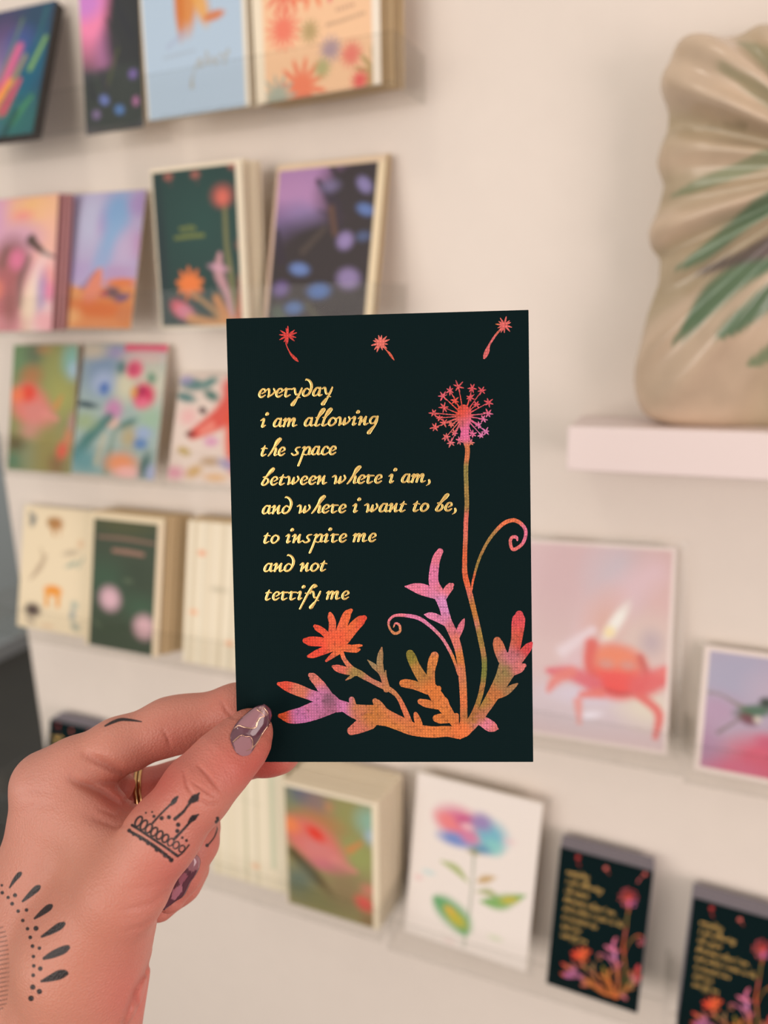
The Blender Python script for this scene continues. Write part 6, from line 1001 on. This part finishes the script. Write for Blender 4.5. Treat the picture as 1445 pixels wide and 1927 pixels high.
def build_hand():
    h = 1.1
    lo = np.array((-172.0, 48.0, 222.0)); hi = np.array((-22.0, 330.0, 334.0))
    n = np.ceil((hi - lo) / h).astype(int) + 1
    gx, gy, gz = [lo[i] + h * np.arange(n[i]) for i in range(3)]
    F = np.empty(n, np.float32)
    for i0 in range(0, n[0], 12):
        G = np.stack(np.meshgrid(gx[i0:i0 + 12], gy, gz, indexing='ij'), -1).reshape(-1, 3)
        F[i0:i0 + 12] = hand_sdf(G, False).reshape(-1, n[1], n[2])
    V, Q = surface_nets(F, lo, h)
    V = snap(V.astype(np.float32), 4)
    # finer skin where the tattoos and creases are
    for lim in (14, 6):
        px = to_px(V)
        need = np.zeros(len(V), bool)
        if lim == 6:
            need |= ink_at(px) > 0.0
            for pts, dep, w in CREASES:
                if dep > 0.25: need |= crease(px, pts, w) > 0.12
        else:
            a = px
            need |= ((a[:, 0] > 130) & (a[:, 0] < 450) & (a[:, 1] > 1400) & (a[:, 1] < 1720)) | ((a[:, 0] < 150) & (a[:, 0] > -20) & (a[:, 1] > 1620) & (a[:, 1] < 1927)) | ((a[:, 1] < 1480) & (a[:, 0] > 100))
        need &= V[:, 2] < 290
        fq = need[Q].any(1)
        bm = bmesh.new()
        me = bpy.data.meshes.new('tmp'); me.from_pydata(V.tolist(), [], Q.tolist()) if Q.ndim == 2 else None
        bm.from_mesh(me); bpy.data.meshes.remove(me)
        bm.faces.ensure_lookup_table()
        es = set()
        for i in np.nonzero(fq)[0]:
            es.update(bm.faces[int(i)].edges)
        bmesh.ops.subdivide_edges(bm, edges=list(es), cuts=1, use_grid_fill=True)
        bmesh.ops.triangulate(bm, faces=[f for f in bm.faces if len(f.verts) > 4])
        bmesh.ops.triangulate(bm, faces=bm.faces[:])
        V = np.array([v.co[:] for v in bm.verts], np.float32)
        Q = np.array([[v.index for v in f.verts] for f in bm.faces])
        bm.free()
        V = snap(V, 3)
    px = to_px(V)
    G = grad(V)
    facing = -(G * (V / np.linalg.norm(V, axis=1)[:, None])).sum(1)
    ink = ink_at(px) * np.clip(facing * 4 - 0.1, 0, 1) * (V[:, 2] < 287)
    # skin tone: rosier fingertips, joints and web; lit left and right sides painted in
    base = np.tile(np.array(lin('dfa48e')), (len(V), 1))
    def blob(x, y, r, col, al):
        nonlocal base
        w = (al * np.exp(-(((px[:, 0] - x) ** 2 + (px[:, 1] - y) ** 2) / r ** 2)))[:, None]
        base = base * (1 - w) + np.array(lin(col)) * w
    for x, y, r, col, al in [(430, 1440, 75, 'e08a7c', .8), (500, 1440, 60, 'dc6a60', .9), (470, 1380, 50, 'd88c74', .6), (330, 1660, 70, 'e0857a', .8), (400, 1580, 60, 'de8c7e', .7), (275, 1870, 90, 'f0958a', .9), (290, 1760, 90, 'eea494', .8),
                             (330, 1400, 60, 'd88272', .6), (420, 1330, 50, 'd58472', .6), (225, 1500, 50, 'd4786a', .8), (300, 1470, 60, 'c86458', .8), (60, 1470, 70, 'd8a898', .5), (160, 1730, 120, 'd2947c', .6), (40, 1850, 120, 'd9a588', .4), (110, 1620, 70, 'd59f86', .5)]:
        blob(x, y, r, col, al)
    # creases are a little redder than the skin round them
    for pts, dep, w in CREASES:
        q = (0.32 * min(1, dep) * crease(px, pts, w) * (V[:, 2] < 285))[:, None]
        base = base * (1 - q) + np.array(lin('b05a4c')) * q
    ik = ink[:, None]
    base = base * np.array((0.76, 0.635, 0.635))
    base = base * (1 - ik) + np.array(lin('0b1117')) * ik
    Wd = to_world(V)
    org = to_world(np.array([[-115.0, 180.0, 270.0]]))[0]
    m = principled('skin', None, 0.46, attr='paint', spec=0.4)
    p = m.node_tree.nodes['Principled BSDF']
    p.inputs['Subsurface Weight'].default_value = 0.22
    p.inputs['Subsurface Radius'].default_value = (1.0, 0.32, 0.18)
    p.inputs['Subsurface Scale'].default_value = 0.004
    nn = m.node_tree.nodes; L = m.node_tree.links
    tc = nn.new('ShaderNodeTexCoord')
    vo = nn.new('ShaderNodeTexVoronoi'); vo.inputs['Scale'].default_value = 1300; L.new(tc.outputs['Object'], vo.inputs[0])
    nz = nn.new('ShaderNodeTexNoise'); nz.inputs['Scale'].default_value = 320; nz.inputs['Detail'].default_value = 5; L.new(tc.outputs['Object'], nz.inputs[0])
    ad = nn.new('ShaderNodeMath'); L.new(vo.outputs['Distance'], ad.inputs[0]); L.new(nz.outputs[0], ad.inputs[1])
    b = nn.new('ShaderNodeBump'); b.inputs['Strength'].default_value = 0.3; b.inputs['Distance'].default_value = 0.0005
    L.new(ad.outputs[0], b.inputs['Height']); L.new(b.outputs[0], p.inputs['Normal'])
    o = mesh_obj('hand', Wd - org, Q, m, None, base, True)
    o.location = Vector(org)
    tag(o, 'tattooed left hand with mauve marbled nails pinching the black card', 'hand')
    return o, org


HAND, HORG = build_hand()


def on_skin(px, py, lift, zfar, z0=225.0):
    """first skin point along the line of sight, lifted off the skin; zfar where there is none"""
    px = np.asarray(px, float); py = np.asarray(py, float)
    D = np.stack([(px - 722.5) / FOC, (py - 963.5) / FOC, np.ones_like(px)], -1)
    z = np.full(px.shape, z0)
    for _ in range(60):
        d = hand_sdf((D * z[..., None]).reshape(-1, 3), False).reshape(px.shape)
        z = np.minimum(z + np.maximum(d, -1) * 0.8, zfar)
    return D * (z - lift)[..., None]


def nail(left, right, zc, bulge, cells, lines, lift, tilt, label, hug=True):
    """left, right: px outlines from cuticle to tip; a curved plate lying on the finger"""
    nu, nv = 28, 40
    Lf = spline([(p[0], p[1], 0) for p in left], 0.7)[:, :2]; Rt = spline([(p[0], p[1], 0) for p in right], 0.7)[:, :2]
    def res(S, n):
        t = np.concatenate([[0], np.cumsum(np.linalg.norm(np.diff(S, axis=0), axis=1))]); t /= t[-1]
        q = np.linspace(0, 1, n)
        return np.c_[np.interp(q, t, S[:, 0]), np.interp(q, t, S[:, 1])]
    Lf, Rt = res(Lf, nv), res(Rt, nv)
    u = np.linspace(0, 1, nu)
    PX = Lf[:, None, 0] * (1 - u) + Rt[:, None, 0] * u
    PY = Lf[:, None, 1] * (1 - u) + Rt[:, None, 1] * u
    v = np.linspace(0, 1, nv)[:, None]
    Z = zc[0] + (zc[1] - zc[0]) * v - bulge * np.clip(1 - (2 * u - 1) ** 2, 0, 1) ** 0.5 + tilt * (u - .5)
    D = np.stack([(PX - 722.5) / FOC, (PY - 963.5) / FOC, np.ones_like(PX)], -1)
    Z2 = np.minimum(Z, on_skin(PX, PY, lift, 400.0)[..., 2]) if hug else Z
    P = D * Z2[..., None]
    q = np.stack([PX.ravel(), PY.ravel()], 1)
    C = np.tile(np.array(lin('613a46')), (len(q), 1))
    for poly, col in cells:
        pl = np.array(poly, float); ins = np.zeros(len(q), bool)
        x, y = q[:, 0], q[:, 1]
        for i in range(len(pl)):
            x0, y0 = pl[i]; x1, y1 = pl[i - 1]
            ins ^= ((y0 > y) != (y1 > y)) & (x < (x1 - x0) * (y - y0) / (y1 - y0 + 1e-9) + x0)
        C[ins] = lin(col)
    F = [(j * nu + i, j * nu + i + 1, (j + 1) * nu + i + 1, (j + 1) * nu + i) for j in range(nv - 1) for i in range(nu - 1)]
    V = to_world(P.reshape(-1, 3)) - HORG
    m = principled('nail_lacquer', None, 0.13, attr='paint', spec=0.6)
    m.node_tree.nodes['Principled BSDF'].inputs['Coat Weight'].default_value = 0.15
    o = mesh_obj('fingernail', V, F, m, HAND, C, True)
    sd = o.modifiers.new('thickness', 'SOLIDIFY'); sd.thickness = 0.0006; sd.offset = -1
    o['label'] = label
    from mathutils.bvhtree import BVHTree
    VC = P.reshape(-1, 3)
    bv = BVHTree.FromPolygons([Vector(p) for p in VC], F)
    tv, tf = [], []
    for ln in lines:
        S = spline(ln, 1.0)
        b = len(tv); cnt = 0
        T = tangents(S); N = np.c_[-T[:, 1], T[:, 0]]
        for i, s in enumerate(S):
            d = Vector(((s[0] - 722.5) / FOC, (s[1] - 963.5) / FOC, 1)); 
            hit = bv.ray_cast(Vector((0, 0, 0)), d.normalized())
            if hit[0] is None: continue
            p = np.array(hit[0]); r = s[2] / 2 * p[2] / FOC
            n3 = np.array((N[i, 0], N[i, 1], 0.0))
            for a in np.linspace(0, math.pi, 5):
                tv.append(p + n3 * r * math.cos(a) + np.array((0, 0, -1)) * (0.03 + r * 0.8 * math.sin(a)))
            cnt += 1
        for i in range(cnt - 1):
            for j in range(4):
                a = b + i * 5 + j
                tf.append((a, a + 1, a + 6, a + 5))
    if tf:
        mf = principled('rose_gold_line', 'e0b49c', 0.2, 1.0)
        l = mesh_obj('foil_line', to_world(np.array(tv)) - HORG, tf, mf, o, None, True)
        l['label'] = 'rose gold marbling line'
    return o


def n5(x, y, w=None):
    return (400 + x / 9.03, 1300 + y / 9.03) + ((w / 9.03,) if w else ())


nail([n5(520, 1110), n5(420, 1060), n5(345, 930), n5(300, 790), n5(340, 660), n5(440, 500), n5(600, 360), n5(720, 270), n5(820, 236), n5(890, 230)],
     [n5(520, 1110), n5(620, 1090), n5(700, 990), n5(780, 850), n5(870, 720), n5(970, 580), n5(1005, 440), n5(1000, 330), n5(950, 262), n5(890, 230)],
     (245.5, 251.0), 3.2,
     [([n5(*p) for p in ((350, 890), (480, 770), (640, 790), (690, 960), (640, 1090), (500, 1120), (400, 1040))], 'a0727a'),
      ([n5(*p) for p in ((365, 640), (450, 590), (600, 635), (730, 630), (770, 500), (880, 430), (740, 270), (560, 380))], '966a72'),
      ([n5(*p) for p in ((770, 280), (870, 260), (950, 400), (900, 440), (830, 350))], '9a7474'),
      ([n5(*p) for p in ((930, 300), (1010, 330), (1010, 460), (960, 500))], '6c3c4c'),
      ([n5(*p) for p in ((330, 870), (310, 760), (370, 650), (500, 620), (520, 740), (470, 770))], '6a4450')],
     [[n5(345, 870, 22), n5(410, 810, 22), n5(485, 755, 16), n5(560, 775, 12), n5(640, 780, 12), n5(680, 850, 12), n5(675, 970, 18)],
      [n5(370, 640, 12), n5(440, 590, 22), n5(530, 615, 22), n5(640, 638, 24), n5(735, 615, 30), n5(765, 520, 36), n5(820, 450, 22), n5(880, 432, 14), n5(820, 365, 16), n5(760, 320, 20), n5(745, 285, 12)],
      [n5(690, 960, 12), n5(770, 860, 18), n5(850, 720, 20), n5(930, 610, 16), n5(970, 560, 16), n5(945, 480, 12)],
      [n5(570, 1020, 8), n5(640, 990, 12), n5(700, 930, 14)], [n5(870, 290, 26), n5(920, 350, 22), n5(945, 410, 10)]],
     0.55, 1.5, 'long mauve marbled thumbnail with rose gold lines')


def n3(x, y, w=None):
    return (220 + x / 6.42, 1440 + y / 6.42) + ((w / 6.42,) if w else ())


nail([n3(900, 1070), n3(820, 1130), n3(740, 1260), n3(650, 1420), n3(600, 1560), n3(560, 1690), n3(560, 1740)],
     [n3(900, 1070), n3(985, 1130), n3(980, 1230), n3(930, 1330), n3(880, 1400), n3(800, 1560), n3(700, 1630), n3(560, 1740)],
     (271.9, 270.4), 2.0,
     [([n3(*p) for p in ((830, 1120), (900, 1060), (995, 1130), (975, 1240), (900, 1280), (840, 1220), (800, 1190))], '9c6c74'),
      ([n3(*p) for p in ((760, 1320), (830, 1290), (860, 1330), (770, 1450), (750, 1400))], '9a5c6c'),
      ([n3(*p) for p in ((680, 1500), (780, 1430), (790, 1500), (700, 1610), (660, 1600))], 'b07484')],
     [[n3(980, 1240, 14), n3(940, 1275, 20), n3(880, 1270, 16), n3(840, 1230, 14), n3(780, 1270, 14), n3(745, 1330, 12), n3(765, 1400, 12), n3(750, 1450, 14), n3(690, 1490, 10)],
      [n3(890, 1390, 12), n3(830, 1480, 16), n3(760, 1570, 14), n3(700, 1620, 10)]],
     0.5, 0.5, 'mauve marbled nail of the curled ring finger', hug=False)


def finger_ring():
    a = np.array(MIDDLE[1][:3]); b = np.array(MIDDLE[2][:3])
    t = 0.36
    c = a + (b - a) * t; r = MIDDLE[1][3] + (MIDDLE[2][3] - MIDDLE[1][3]) * t + 0.35
    ax = (b - a) / np.linalg.norm(b - a)
    u = np.cross(ax, (0, 0, 1)); u /= np.linalg.norm(u); v = np.cross(ax, u)
    V, F = [], []
    n, k = 64, 8
    for off in (-0.75, 0.75):
        b0 = len(V)
        for i in range(n):
            th = 2 * math.pi * i / n
            d = u * math.cos(th) + v * math.sin(th)
            for j in range(k):
                ph = 2 * math.pi * j / k
                V.append(c + ax * (off + 0.7 * math.sin(ph)) + d * (r + 0.55 * math.cos(ph)))
        for i in range(n):
            for j in range(k):
                F.append((b0 + i * k + j, b0 + i * k + (j + 1) % k, b0 + ((i + 1) % n) * k + (j + 1) % k, b0 + ((i + 1) % n) * k + j))
    o = mesh_obj('finger_ring', to_world(np.array(V)) - HORG, F, principled('ring_gold', 'c8a070', 0.22, 1.0), HAND, None, True)
    o['label'] = 'thin double gold ring'


finger_ring()
